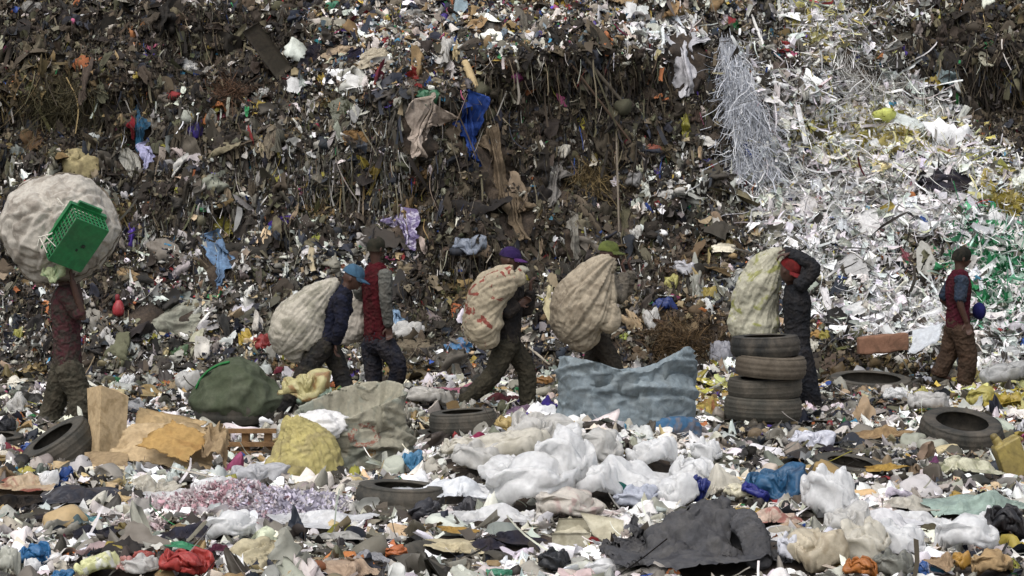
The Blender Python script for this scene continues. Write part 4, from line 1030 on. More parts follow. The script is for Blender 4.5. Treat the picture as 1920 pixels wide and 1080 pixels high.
    c0 = np.array([W(1315, 1000, 11.5)[0], 11.45, float(ground_z(1.1, 11.5))]); B = [ell((-.10, .12, .02), (.34, .24, .20), 3), ell((.22, .14, .05), (.15, .20, .27), 3), ell((.05, .2, .12), (.13, .14, .20), 3), ell((-.42, .02, 0), (.12, .18, .12), 3), ell((.08, -.22, 0), (.22, .10, .09), 3), ell((-.25, -.25, 0), (.14, .09, .07), 3)]
    fl = floor_mesh(); V, Q = sheet_mesh(84, 1.7, 1.5, 4, .12); V[:, 2] += .10 * vn(V * 3.5, 5); V = V @ rot3(.35, .1, .25).T + [0, .05, .62]
    V = np.array(cached('coat9', lambda: cloth_sim(V, Q, 40, solids=[fl] + B, bend=.01, shrink=-.26, ten=8))); z_ = V[:, 2] - V[:, 2].min(); V[:, 2] = z_.max() * (z_ / z_.max()) ** .72; V = V * [.59, .66, 1.08] + c0 + [0, 0, -.10]; q = warp((V - c0) @ np.array([[3.2, 0, -1.2], [0, 3.5, 0], [4.5, 0, 5.0]]), .8, .6, 8); V = V + vnormals(V, Q) * (.034 * (crease(q, 3, 1.8) - crease(q * 1.2 + 7, 4, 2.0)) + .014 * (crease(q * 2.2, 5) - crease(q * 2.6, 6)))[:, None]
    solo("dark_coat", "large dark grey coat heaped in the right foreground", "coat", V, Q.astype(np.int32), cloth('454547', '39393c', dirt='6f6b64', da=.35, s2=3))
    V, Q = union([tube([W(1385, 968, 11.5), W(1412, 1000, 11.25), W(1424, 1056, 11.05)], [(.10, .05), (.085, .045), (.075, .04)], 16, side=(1, 0, .2))], .013, 3); V = relax(V, Q, 'sleeve7', np.full(len(V), .25), 12, -.22, .4, bend=.15)
    put("sleeve", np_mesh("sleeve", V, Q.astype(np.int32), cloth('4b4b4d', '404042', dirt='66625c', da=.35, s2=3)), ORG["dark_coat"], bpy.data.objects["dark_coat"])
sacks()

# ------------------------------------------------------------------ cardboard, boxes and hard goods
def prism(bottom, top):
    n = len(bottom); V = np.array(list(bottom) + list(top))
    return V, [tuple(range(n))[::-1], tuple(range(n, 2 * n))] + [(i, (i + 1) % n, (i + 1) % n + n, i + n) for i in range(n)]

def goods():
    B1, B2, B3 = board('b09a78', '9c8766'), board('b58f52', 'a67f48', s2=3), board('8d7a5e', '7a6850')
    v, f = prism([W(168, 850, 15.8), W(186, 856, 15.62), W(234, 862, 15.8), W(214, 850, 16.05)], [W(163, 728, 16.0), W(190, 722, 15.8), W(241, 743, 16.0), (W(214, 728, 16.25))])
    solo("cardboard_box", "tall narrow tan cardboard box standing beside the leaning tyre", "box", v, f, B1, False)
    root = thing("cardboard_sheet", "big crumpled cardboard sheet with an orange face", "cardboard", W(310, 880, 15.5)); FOOT.append((W(320, 840, 15.6), .42))
    sheet("panel", None, None, [(200, 855, 15.5), (392, 890, 15.3), (410, 800, 15.8), (245, 792, 15.75)], B1, 40, 26, .035, .006, 5, .02, .012, root=root)
    sheet("panel", None, None, [(258, 838, 15.35), (350, 870, 15.2), (398, 826, 15.5), (325, 792, 15.6)], B2, 30, 20, .02, .006, 8, .015, .02, .03, root=root)
    sheet("panel", None, None, [(250, 800, 16.0), (345, 812, 15.9), (390, 792, 16.1), (262, 764, 16.2)], board('a8906a', '94805f'), 30, 16, .02, .006, 11, 0, .01, root=root)
    sheet("torn_flap", None, None, [(380, 850, 15.3), (424, 872, 15.25), (432, 815, 15.5), (385, 800, 15.6)], B3, 22, 22, .07, .005, 14, .02, .05, .02, root=root)
    for lab, pts, m_ in (("plain tan cardboard strip lying below the leaning tyre", [(98, 908, 14.9), (180, 912, 14.8), (182, 876, 15.1), (102, 870, 15.2)], B1),
                         ("darker brown cardboard flap wedged under the tall narrow box", [(150, 882, 15.3), (242, 884, 15.2), (240, 856, 15.5), (160, 852, 15.6)], B3),
                         ("pale cardboard lid lying between the strip and the grey board", [(146, 916, 14.7), (232, 902, 14.6), (236, 878, 15.0), (182, 882, 15.1)], board('b9aa8c')),
                         ("slate grey board lying flat in front of the big cardboard sheet", [(184, 920, 14.6), (382, 908, 14.6), (384, 884, 15.0), (192, 890, 15.0)], board('56565f', '4b4b55'))):
        sheet("cardboard", lab, "cardboard", pts, m_, 16, 10, .012, .008, 0, .01, .008, lift=.02)
    hang_pts = rag("fringed_cloth", "pale fringed cloth draped over the slate grey board", "cloth", 290, 903, 90, 46, cloth('b0ab9e', '9a9588', s2=20), 61, 0, 1.2, high=.7)
    # pallet
    root = thing("wooden_pallet", "wooden pallet standing between the cardboard and the yellow sack", "pallet", W(462, 855, 16.6)); WD = mat('wood', '8a6a48', '6f553a', rough=.9, da=.4); FOOT.append((W(462, 835, 16.6), .3))
    for y in (808, 833, 850):
        v, f = box(W(464, y, 16.55), (.24, 0, .0), (0, .02, 0), (0, 0, .018)); part(root, "slat", v, f, WD, False)
    for x in (424, 461, 503):
        v, f = box(W(x, 832, 16.62), (.03, 0, 0), (0, .05, 0), (0, 0, .10)); part(root, "block", v, f, WD, False)
    # open box in the middle foreground
    root = thing("open_box", "small open cream cardboard box with raised flaps in the foreground", "box", W(1075, 1030, 12.4)); CB = board('b3ad98', 'a19b86', da=.2); FOOT.append((W(1085, 1005, 12.45), .3))
    y0, y1 = 12.25, 12.6
    for nm, pts in (("side", [(1035, 1036, y0), (1112, 1036, y0), (1108, 1000, y0), (1035, 1000, y0)]), ("side", [(1112, 1036, y0), (1150, 1020, y1), (1150, 990, y1), (1108, 1000, y0)]), ("side", [(1040, 1000, y1), (1108, 1000, y1), (1100, 972, y1), (1048, 972, y1)]),
                    ("flap", [(1112, 1002, y0 - .02), (1166, 1040, y0 - .12), (1170, 975, y0 + .05), (1088, 960, y0 + .1)]), ("flap", [(1038, 998, y1), (1105, 1000, y1 - .1), (1072, 970, y1 + .1), (1068, 968, y1 + .1)])):
        sheet(nm, None, None, pts, CB, 8, 8, .006, .006, root=root)
    # pink perforated plate
    root = thing("plastic_grate", "pink perforated plastic plate lying under the ribbed foreground tyre", "plate", W(728, 990, 13.0)); o = W(684, 990, 13.0); a = W(770, 988, 13.0) - o; b = np.array([.02, .12, .065])
    v, f = lattice(o, a, b, 14, 4, (0, -.5, 1), .012, .012); part(root, "grid", v, f, hard('b5485a', 'a04050'), False); v, f = box(o + a / 2 + b / 2 - [0, 0, .01], a / 2, b / 2, (0, 0, .004)); part(root, "backing", v, f, hard('8a3848'), False)
    # blue basket at the bottom edge
    root = thing("plastic_basket", "blue mesh basket tipped up at the bottom edge", "basket", W(1480, 1085, 11.3)); o = W(1445, 1088, 11.35); a = W(1508, 1047, 11.3) - o; b = W(1530, 1105, 11.25) - W(1508, 1047, 11.3)
    v, f = lattice(o, a, b, 18, 10, (0, -1, .2), .005, .008); part(root, "mesh_side", v, f, hard('4a6fae', '3f60a0'), False); v, f = box(o + a / 2, a / 2, (0, .02, 0), (0, 0, .012)); part(root, "rim", v, f, hard('3a5c9c'), False)
    v, f = lattice(o + [0, .03, 0], a, np.array([.06, .28, -.02]), 18, 10, (0, .1, 1), .005, .008); part(root, "mesh_side", v, f, hard('4a6fae'), False)
    # ball
    V, q = ico(4); c, _ = at(1560, 1075); V2 = V * (.125 - .004 * np.exp(-(np.minimum(np.abs(V[:, 2] - .25), np.abs(V[:, 0] - .1)) / .035) ** 2))[:, None] + c + [0, .05, .06]
    solo("ball", "deflated yellow ball at the bottom edge beside the blue basket", "ball", V2, q, mat('leather', 'b08a34', '9a782c', rough=.6, da=.3))
    # jerrycan
    root = thing("jerrycan", "yellowed plastic jerrycan lying against the right edge", "jerrycan", W(1892, 900, 15.0)); JC = hard('9c8a48', '8a783c', da=.5); FOOT.append((W(1892, 862, 15.2), .22))
    v, q = union([box(W(1896, 862, 15.2), (.09, 0, .05), (0, .09, 0), (-.05, 0, .14)), tube([W(1872, 832, 15.2), W(1866, 822, 15.2)], [.04, .035], 12, res=1)], .010, 4); part(root, "can_body", v, q.astype(np.int32), JC)
    v, f = tube([W(1890, 828, 15.2), W(1900, 818, 15.2), W(1916, 824, 15.2)], [.016] * 3, 8); part(root, "handle", v, f, JC); v, f = tube([W(1866, 824, 15.2), W(1863, 817, 15.2)], [.03, .03], 12, res=1); part(root, "cap", v, f, hard('6a5c30'))
    # boots, helmet shell, bottle, cushion
    c = W(222, 590, float(at(222, 588)[0][1]) - .12); root = thing("plastic_bottle", "red plastic bottle standing on the slope above the flat dusty sack", "bottle", c); s = c[1] / F
    v, f = tube([c + [0, 0, .02], c + [0, 0, 13 * s], c + [0, 0, 22 * s], c + [-.01, 0, 27 * s]], [11 * s, 11 * s, 8 * s, 4 * s], 16, res=3); part(root, "bottle_body", v, f, hard('b02a30', 'c0484a', da=.15)); v, f = tube([c + [-.01, 0, 28 * s], c + [-.012, 0, 36 * s]], [4.5 * s] * 2, 12, res=1); part(root, "cap", v, f, hard('8a1c24'))
    v, q = union([box(W(1655, 644, 22.6), (.29, 0, .03), (0, .10, 0), (0, 0, .105))], .02, 7); v = v + vnormals(v, q) * (.02 * fbm(v * 5, 2, 4))[:, None]
    solo("cushion", "brown rectangular cushion lying at the foot of the white paper slope", "cushion", v, q.astype(np.int32), cloth('80604e', '6f5444', da=.35))
    sheet("plastic_sheet", "white plastic sheet stretched between the brown cushion and the person in blue sleeves", "sheet", [(1704, 664, 22.3), (1758, 644, 22.3), (1768, 606, 22.9), (1712, 622, 22.9)], plastic('d2d6d9', da=.2), 20, 16, .03, .003)
    # timber, poles and sticks on the heap
    def pole(lab, a, b, r, m_, cat="pole", name="pole"):
        p, q = at(*a)[0], at(*b)[0]; p = p + [0, -.10, 0]; q = q + [0, -.10, 0]; mid = (p + q) / 2; yy = float(hill_y(mid[0], mid[2])) - .06; mid[1] = min(mid[1], yy)
        v, f = tube([p, mid, q], [r, r * 1.05, r * .9], 9, res=3); solo(name, lab, cat, v, f, m_, foot=.1)
    pole("long white pole leaning on the heap beside the shredded paper curtain", (1408, 30), (1488, 236), .022, hard('d2d0cb', da=.25))
    pole("thin white strip of moulding hanging upright in the top right paper", (1562, 40), (1572, 212), .013, hard('dad8d2'), "strip", "trim_strip")
    pole("short black stick lying on the white paper slope", (1505, 315), (1532, 368), .020, mat('wood', '2a2622', rough=.9))
    pole("grey root dangling down the dark heap above the person in the green cap", (1155, 250), (1160, 440), .014, mat('wood', '6e665a', rough=.9), "root", "root")
    pole("thin grey branch slanting across the central dark face", (1085, 95), (1185, 215), .024, mat('wood', '5d564b', rough=.9), "branch", "branch")
    pole("brown split branch under the slanting branch", (1070, 120), (1200, 290), .016, mat('wood', '4a3c30', rough=.9), "branch", "branch")
    pole("lime green cord hanging just above the green cap", (1118, 395), (1121, 440), .007, hard('9aa83a'), "cord", "cord")
    pole("pale log end jutting from the rim above the hanging blue cloth", (872, 118), (892, 165), .055, mat('wood', 'b9a47c', 'a08c68', rough=.9, da=.3), "log", "log")
    pole("yellow ribbon of plastic trailing down the upper left heap", (186, 0), (212, 90), .016, hard('8f8a34'), "ribbon", "ribbon")
    pole("pale stick poking from the litter right of the person in the purple cap", (992, 650), (1030, 682), .015, mat('wood', 'a59c8c', rough=.9), "stick", "stick")
    pole("white plastic pipe end sticking out beside the green net sack", (440, 776), (455, 758), .012, hard('cfcfcb'), "pipe", "pipe")
    # dark plank
    sheet("plank", "wide dark plank leaning on the upper heap left of centre", "plank", [(520, 150, float(at(520, 150)[0][1]) - .1), (548, 128, float(at(548, 128)[0][1]) - .15), (484, 42, 26.5), (455, 60, 26.5)], mat('wood', '3b372f', '302d27', rough=.9), 6, 10, .006, .03)
goods()

# ------------------------------------------------------------------ bags, rags, sheets and scraps one can tell apart
PW = plastic('ebebea', 'e2e1df', da=.06, tl=.42, tr=.10, rough=.3); PG = plastic('d6d4cf', 'c8c5be', da=.12, tl=.42, tr=.14, rough=.3); PC = plastic('d6d1c3', 'c6c0b0', da=.14, tl=.36, tr=.08, rough=.35)
def col(k, c, c2=None): return {'p': plastic, 'c': cloth, 'w': woven, 'b': board, 'h': hard}[k](c, c2)
ROWS = [
 # white plastic heap in the middle foreground
 ('rag', 'plastic_bag', 'bag', 1038, 830, 220, 88, PG, 0, 'broad greyish bag at the crest of the white plastic heap'),
 ('bag', 'plastic_bag', 'bag', 1062, 866, 110, 140, PW, 6, 'tall bright white bag standing in the middle of the white plastic heap'),
 ('bag', 'plastic_bag', 'bag', 1010, 806, 120, 78, PG, -12, 'thin clear bag sagging on top of the white heap in front of the purple cloth'),
 ('rag', 'plastic_bag', 'bag', 1168, 862, 210, 120, PW, -6, 'large white bag below the front corner of the blue grey tarpaulin bag'),
 ('rag', 'plastic_bag', 'bag', 1262, 892, 220, 84, PW, -6, 'long white bag sloping away below the tarpaulin hem'),
 ('rag', 'plastic_sheet', 'sheet', 1356, 868, 130, 120, PC, 10, 'cream plastic sheet fanned out at the right end of the white heap'),
 ('bag', 'plastic_bag', 'bag', 1325, 845, 60, 52, PW, 0, 'small puffed white bag right of the tarpaulin hem'),
 ('bag', 'plastic_bag', 'bag', 945, 842, 170, 66, PC, 12, 'twisted cream bag like a thick rope on the left of the white heap'),
 ('bag', 'plastic_bag', 'bag', 900, 858, 110, 62, PG, -8, 'grey white bag behind the glossy wrapping in the white heap'),
 ('rag', 'plastic_wrap', 'wrap', 838, 898, 190, 74, plastic('e2e4e6', 'd2d5d8', da=.1), 0, 'glossy clear wrapping spread behind the ribbed foreground tyre'),
 ('bag', 'plastic_bag', 'bag', 1000, 902, 170, 100, PW, 10, 'plump white bag low in the middle of the white heap'),
 ('rag', 'plastic_bag', 'bag', 925, 948, 170, 66, PW, 12, 'white bag at the lower left foot of the white heap'),
 ('bag', 'plastic_bag', 'bag', 1068, 946, 120, 56, plastic('c4bdb2', 'b59f98'), -8, 'mottled pinkish grey bag at the foot of the white heap'),
 ('rag', 'foam_scrap', 'foam', 1105, 944, 110, 46, plastic('cdbdb8', 'd8d2cc'), 4, 'pale pink bubbly foam at the foot of the white heap'),
 ('bag', 'plastic_bag', 'bag', 1195, 930, 84, 40, plastic('b5b9c4', 'a6abb8'), 12, 'thin lavender film beside the teal cloth'),
 ('rag', 'teal_cloth', 'cloth', 1148, 905, 84, 56, cloth('1f5a55', '174642'), 0, 'dark teal cloth poking out under the white heap'),
 ('bag', 'plastic_bag', 'bag', 1268, 918, 84, 60, PW, 14, 'white bag with a rounded crown beside the royal blue film'),
 ('bag', 'plastic_film', 'film', 1305, 915, 40, 56, plastic('23348f', '1a2870'), -35, 'royal blue film curled against the white bag'),
 ('bag', 'blue_bag', 'bag', 1458, 902, 118, 62, plastic('2c6490', '1f4f78'), 8, 'crumpled steel blue bag right of the cream sheet'),
 ('bag', 'plastic_film', 'film', 1418, 922, 54, 28, plastic('26309a'), -25, 'bright ultramarine wrapper under the steel blue bag'),
 ('bag', 'plastic_bag', 'bag', 1385, 916, 52, 26, plastic('d8d2b8', '3a3a34'), 0, 'cream and black printed wrapper beside the ultramarine wrapper'),
 ('bag', 'blue_bag', 'bag', 773, 860, 40, 38, plastic('4a94c4', '3f86b5'), 0, 'sky blue bag beside the grey woven sack'),
 ('rag', 'magenta_cloth', 'cloth', 888, 815, 46, 22, cloth('9c2a54'), -14, 'magenta scrap behind the white plastic heap'),
 ('bag', 'yellow_wrapper', 'wrapper', 958, 795, 56, 36, plastic('bfa566', 'a88d50'), -10, 'tan yellow wrapper on the back of the white heap'),
 ('rag', 'purple_cloth', 'cloth', 1030, 742, 46, 58, cloth('3a2f74', '2d2560'), 0, 'violet cloth standing against the left side of the tarpaulin bag'),
 ('rag', 'mauve_cloth', 'cloth', 985, 762, 70, 26, cloth('6a5868', '57485c'), 0, 'dull mauve cloth at the feet of the person in the purple cap'),
 ('bag', 'plastic_bag', 'bag', 1105, 905, 110, 70, PW, 14, 'white bag folded over below the tall bright bag of the heap'),
 ('bag', 'plastic_bag', 'bag', 1120, 838, 96, 72, PG, -14, 'thin greyish bag right of the tall bright bag of the heap'),
 ('bag', 'plastic_bag', 'bag', 955, 880, 110, 60, PW, 8, 'white bag between the twisted cream bag and the plump white bag'),
 ('bag', 'plastic_bag', 'bag', 1225, 850, 90, 62, PW, 20, 'white bag touching the bottom edge of the tarpaulin bag'),
 ('bag', 'plastic_bag', 'bag', 862, 838, 70, 40, PC, 0, 'small cream bag at the left edge of the white heap'),
 ('bag', 'plastic_bag', 'bag', 1300, 888, 80, 66, PW, -16, 'white bag leaning on the cream fanned out sheet'),
 ('rag', 'plastic_sheet', 'sheet', 1180, 905, 130, 60, PW, 6, 'white film flowing down behind the teal cloth'),
 ('rag', 'plastic_sheet', 'sheet', 905, 915, 110, 50, PW, -6, 'white film beside the glossy clear wrapping'),
 ('bag', 'plastic_bag', 'bag', 1590, 975, 90, 56, PG, 12, 'thin greyish bag tucked under the torn bag with the dark slit'),
 ('rag', 'plastic_sheet', 'sheet', 1725, 960, 120, 50, PW, 10, 'white film between the large smooth film bag and the teal grey sack'),
 # right foreground
 ('rag', 'plastic_bag', 'bag', 1640, 962, 220, 84, plastic('d6d5d6', 'c9c8ca', da=.1), 6, 'large smooth white film bag in the right foreground'),
 ('bag', 'plastic_bag', 'bag', 1560, 925, 110, 110, PW, 0, 'torn white bag with a dark slit right of the pinkish cloth'),
 ('bag', 'plastic_bag', 'bag', 1680, 1010, 120, 66, PW, -10, 'white bag in front of the large smooth film bag'),
 ('bag', 'plastic_bag', 'bag', 1622, 1020, 110, 86, PC, 20, 'cream bag with a pointed top above the orange tub'),
 ('bag', 'plastic_bag', 'bag', 1530, 1025, 120, 76, plastic('beb39c', 'a99c84'), 0, 'beige bag at the right side of the dark grey coat'),
 ('bag', 'plastic_bag', 'bag', 1482, 1025, 48, 58, plastic('cfd0d6'), 0, 'small bluish white bag against the sleeve of the dark grey coat'),
 ('rag', 'patterned_cloth', 'cloth', 1430, 955, 150, 62, cloth('ad9a8c', '9a6a62', s2=6), -10, 'pinkish tan patterned cloth behind the dark grey coat'),
 ('rag', 'tan_cloth', 'cloth', 1478, 982, 110, 40, cloth('9c8872', '88745f'), -14, 'tan folded cloth above the beige bag'),
 ('bag', 'plastic_bag', 'bag', 1820, 1000, 120, 70, PW, -8, 'ragged white bag in front of the teal grey sack'),
 ('bag', 'plastic_bag', 'bag', 1868, 975, 60, 50, PW, 0, 'white bag left of the black bag at the right edge'),
 ('bag', 'black_bag', 'bag', 1888, 978, 78, 64, plastic('201f22', '2a292c'), 0, 'shiny black bag at the right edge'),
 ('rag', 'olive_cloth', 'cloth', 1757, 985, 80, 42, cloth('4a4638', '3d3a30'), 0, 'olive brown cloth between two white bags on the right'),
 ('bag', 'orange_tub', 'tub', 1616, 1062, 62, 40, hard('b5651f', '9a5218'), 0, 'orange plastic tub at the bottom edge under the cream bag'),
 ('bag', 'grey_bag', 'bag', 1680, 1058, 74, 56, plastic('77776e', '666660'), 0, 'dull grey bag at the bottom edge right of the orange tub'),
 ('bag', 'blue_bag', 'bag', 1728, 1066, 34, 34, plastic('2a62b5', 'cfd6e0'), 0, 'vivid blue wrapper at the bottom right edge'),
 ('bag', 'yellow_cup', 'cup', 1804, 1046, 38, 32, hard('b8862e', 'a87524'), 12, 'orange yellow plastic cup in the lower right litter'),
 ('rag', 'brown_paper', 'paper', 1768, 1042, 66, 54, board('8f7a62', '7a6650'), 10, 'crumpled brown paper left of the orange yellow cup'),
 ('bag', 'brown_paper', 'paper', 1862, 1052, 76, 48, board('9a8260', '7d684c'), 0, 'crumpled light brown paper right of the orange yellow cup'),
 ('rag', 'dark_cloth', 'cloth', 1840, 1030, 90, 36, cloth('26282f', '34363c'), 0, 'dark blue grey rag above the light brown paper'),
 ('bag', 'plastic_bag', 'bag', 1525, 822, 80, 38, plastic('cfd0d8', 'bfc0ca'), -6, 'bluish white bag lying below the tyre stack'),
 ('rag', 'brown_board', 'cardboard', 1660, 800, 130, 46, board('8a7456', '745f46'), -4, 'heap of torn brown card left of the flat tyre with the dark hole'),
 ('rag', 'black_cloth', 'cloth', 1556, 836, 54, 28, cloth('24222a', '2f2d36'), 0, 'black cloth in the litter below the bluish white bag'),
 ('rag', 'yellow_card', 'card', 1668, 872, 80, 22, board('b08a3a', '8c6a2c'), -8, 'mustard card lying over the half sunk tyre'),
 ('rag', 'purple_wrapper', 'wrapper', 1758, 856, 30, 40, plastic('6a2f5c', '54264a'), -14, 'plum coloured wrapper left of the pale striped sack'),
 ('rag', 'tan_paper', 'paper', 1690, 902, 70, 40, board('a3977c', '8a7e66'), 6, 'pleated tan paper right of the half sunk tyre'),
 ('rag', 'grey_film', 'film', 1712, 938, 100, 40, plastic('b8b3a6', 'a39d90'), -8, 'grey torn film left of the teal grey sack'),
 ('bag', 'yellow_bag', 'bag', 1846, 745, 60, 44, plastic('c6ba5a', 'b8a648'), -8, 'lemon yellow bag in front of the person with blue sleeves'),
 ('rag', 'yellow_film', 'film', 1890, 740, 80, 44, plastic('c9ac3a', 'b59a3c'), 0, 'golden yellow film against the right edge'),
 ('bag', 'grey_bag', 'bag', 1890, 702, 90, 48, plastic('a6a6a4', '94948f'), 12, 'grey transparent bag at the right edge above the golden film'),
 ('bag', 'plastic_bag', 'bag', 1745, 754, 80, 42, plastic('b8b6b2', 'a5a29e'), 0, 'grey white bag holding a green scrap above the flat tyre with the dark hole'),
 ('rag', 'green_scrap', 'scrap', 1748, 764, 28, 14, plastic('23806a'), -10, 'sea green scrap on the grey white bag'),
 ('bag', 'plastic_bag', 'bag', 1680, 738, 44, 28, PW, 0, 'small white bag in front of the large grey tyre'),
 ('rag', 'yellow_film', 'film', 1735, 725, 50, 40, plastic('b5ac52', 'a89a48'), 30, 'yellow green film under the boot of the person with blue sleeves'),
 ('rag', 'grey_cloth', 'cloth', 1625, 765, 80, 36, cloth('9a928c', '86807c'), -8, 'pinkish grey cloth in front of the large grey tyre'),
 ('rag', 'yellow_sack', 'sack', 1325, 745, 60, 62, woven('b09a4a', 'a0503c', s2=6), 10, 'yellow and red printed sack behind the tarpaulin bag'),
 ('bag', 'grey_bag', 'bag', 1352, 676, 42, 60, plastic('8a8a90', '77777c'), 0, 'grey crumpled bag left of the tyre stack'),
 ('rag', 'yellow_film', 'film', 1368, 700, 34, 70, plastic('aaa75a', '9a9850'), 20, 'lime yellow film tucked behind the tyre stack'),
 ('rag', 'pale_cloth', 'cloth', 1478, 634, 56, 20, cloth('8f8f74', '7f7f66'), -4, 'pale green cloth draped on the top tyre of the stack'),
 # left foreground
 ('rag', 'dark_jacket', 'jacket', 362, 985, 145, 62, cloth('2c2c36', '23232b'), -4, 'charcoal jacket lying beside the limp dark bag'),
 ('rag', 'maroon_cloth', 'cloth', 412, 1022, 46, 34, cloth('4a2434', '3c1e2c'), 20, 'maroon sleeve end below the charcoal jacket'),
 ('rag', 'dark_bag', 'bag', 178, 985, 90, 56, cloth('25262e', '1d2026'), 0, 'limp dark cloth bag lying left of the charcoal jacket'),
 ('rag', 'teal_cloth', 'cloth', 146, 968, 50, 44, cloth('4c5a5c', '8a8578', s2=5), 20, 'faded teal edged cloth at the left of the limp dark bag'),
 ('rag', 'black_strap', 'strap', 272, 972, 84, 34, cloth('1b1a1c', '242326'), 34, 'black padded strap slanting behind the charcoal jacket'),
 ('bag', 'red_bag', 'bag', 345, 1056, 104, 56, plastic('c83c34', 'b83430', da=.1), -6, 'bright red plastic bag at the bottom edge'),
 ('bag', 'blue_bag', 'bag', 62, 1040, 66, 48, plastic('2a78b8', '2168a4', da=.1), 0, 'bright blue bag in the lower left corner'),
 ('bag', 'blue_bag', 'bag', 116, 1074, 44, 20, plastic('2f7ab5'), 0, 'small flat blue scrap of bag at the lower left edge'),
 ('bag', 'grey_bag', 'bag', 14, 1050, 44, 60, plastic('b8b8ac', 'a2a296'), 0, 'clear greyish bag in the extreme lower left corner'),
 ('bag', 'plastic_bag', 'bag', 60, 1058, 30, 30, PW, 0, 'white pointed bag in front of the bright blue bag'),
 ('bag', 'plastic_bag', 'bag', 180, 1058, 80, 42, plastic('cfcf9c', 'd8d8d0', s2=8), 22, 'white and pale yellow bag left of the bright red bag'),
 ('rag', 'pink_film', 'film', 238, 1050, 56, 44, plastic('b88078', 'd0c4bc', s2=6), 0, 'salmon pink film left of the bright red bag'),
 ('bag', 'plastic_bag', 'bag', 262, 1058, 70, 36, PG, 0, 'greyish bag between the salmon film and the bright red bag'),
 ('bag', 'red_bag', 'bag', 268, 1040, 40, 22, plastic('c05044'), 0, 'small orange red scrap of bag left of the bright red bag'),
 ('rag', 'green_film', 'film', 335, 1018, 76, 20, plastic('2c8a58', '3fa06a'), -14, 'green film strip under the charcoal jacket'),
 ('rag', 'plastic_sheet', 'sheet', 600, 962, 200, 56, plastic('d4d4d4', 'c4c4c4'), -4, 'long grey white film in front of the frilly pink foam'),
 ('rag', 'grey_film', 'film', 640, 998, 120, 36, plastic('a09e98', '8c8a84'), 8, 'dull grey film left of the pink perforated plate'),
 ('bag', 'plastic_bag', 'bag', 430, 985, 90, 56, PW, 0, 'white crumpled bag right of the charcoal jacket'),
 ('bag', 'plastic_bag', 'bag', 395, 912, 80, 40, PW, 14, 'smooth white film hump at the right end of the slate board'),
 ('rag', 'plastic_sheet', 'sheet', 330, 926, 130, 30, PW, 12, 'white film trailing left from the smooth hump'),
 ('bag', 'plastic_bag', 'bag', 480, 888, 120, 44, plastic('c4c4c6', 'b2b2b4', tl=.4), 0, 'stretched clear film in front of the yellow sack'),
 ('rag', 'printed_bag', 'bag', 40, 898, 120, 44, plastic('b8a284', 'a04a34', s2=4), -8, 'cream and red printed bag opening toward the left edge'),
 ('rag', 'dark_film', 'film', 30, 930, 90, 40, cloth('1c1a19', '262423'), 0, 'black hollow lining under the cream and red bag'),
 ('rag', 'grey_cloth', 'cloth', 140, 928, 140, 34, cloth('33343a', '46474c'), 0, 'slate grey rag right of the black lining'),
 ('bag', 'plastic_bag', 'bag', 90, 895, 40, 34, PW, 0, 'small white bag under the leaning tyre'),
 ('rag', 'black_cloth', 'cloth', 100, 962, 80, 24, cloth('26252a', '1e1d21'), 8, 'black rag below the slate grey rag'),
 ('bag', 'black_bag', 'bag', 8, 796, 40, 34, plastic('1f2024'), 0, 'black bag at the left edge above the cut off tyre'),
 ('bag', 'blue_scrap', 'scrap', 50, 838, 22, 20, plastic('3a5fb0', 'c0c8d8'), 0, 'blue and white wrapper between the two left tyres'),
 ('rag', 'teal_wrapper', 'wrapper', 165, 965, 50, 24, plastic('4a7f84', 'b8bcb4'), 10, 'small teal wrapper behind the limp dark bag'),
 ('bag', 'orange_scrap', 'scrap', 742, 1030, 40, 20, hard('c0622a'), 0, 'orange scrap above the tractor tyre'),
 ('rag', 'grey_board', 'board', 693, 1034, 80, 46, hard('77777a', '6a6a6c'), -24, 'smooth grey board leaning left of the tractor tyre'),
 ('rag', 'cream_cloth', 'cloth', 850, 1020, 130, 36, cloth('b0a588', '9c9276'), -14, 'cream cloth draped behind the tractor tyre'),
 ('rag', 'ochre_card', 'card', 862, 992, 84, 20, board('a5813e', '8f6f34'), 0, 'ochre card bent in the litter below the white heap'),
 ('bag', 'black_bag', 'bag', 795, 955, 60, 36, plastic('35353a', '2a2a2e'), 20, 'torn black bag right of the ribbed foreground tyre'),
 ('bag', 'black_bag', 'bag', 870, 950, 46, 30, plastic('3a3a3e'), 30, 'dark grey pointed scrap below the glossy wrapping'),
 ('rag', 'black_cloth', 'cloth', 965, 998, 110, 44, cloth('26262e', '1e1e24'), -6, 'navy black rag left of the small open box'),
 ('rag', 'black_cloth', 'cloth', 905, 1018, 80, 34, cloth('2b2a33', '22212a'), 10, 'black rag below the ochre card'),
 ('bag', 'black_bag', 'bag', 1040, 1050, 60, 46, plastic('24262a', '303236'), 0, 'black tangled bag below the small open box'),
 ('rag', 'dark_green_cloth', 'cloth', 1265, 952, 84, 38, cloth('44453c', '383930'), -10, 'dark olive cloth behind the dark grey coat'),
 ('rag', 'grey_board', 'board', 1190, 985, 60, 34, hard('55555a', '4a4a4e'), 0, 'dark grey panel right of the small open box'),
 ('bag', 'plastic_bag', 'bag', 1140, 1062, 90, 34, PW, 0, 'white bag at the bottom edge left of the dark grey coat'),
 ('bag', 'teal_scrap', 'scrap', 935, 1072, 46, 18, plastic('3f8a6c', '2f7a60'), 0, 'green scrap at the bottom edge in the middle'),
 # middle ground and lower slope
 ('rag', 'white_cloth', 'cloth', 466, 590, 74, 48, cloth('cfccd0', 'bdb9bf'), -12, 'crumpled white cloth at the right of the flat dusty sack'),
 ('bag', 'yellow_tub', 'tub', 462, 646, 28, 40, hard('b8982a', 'a88820'), 14, 'yellow plastic tub below the crumpled white cloth'),
 ('bag', 'red_bag', 'bag', 492, 652, 34, 40, plastic('a82c26', '8c221e'), 0, 'red bag right of the yellow plastic tub'),
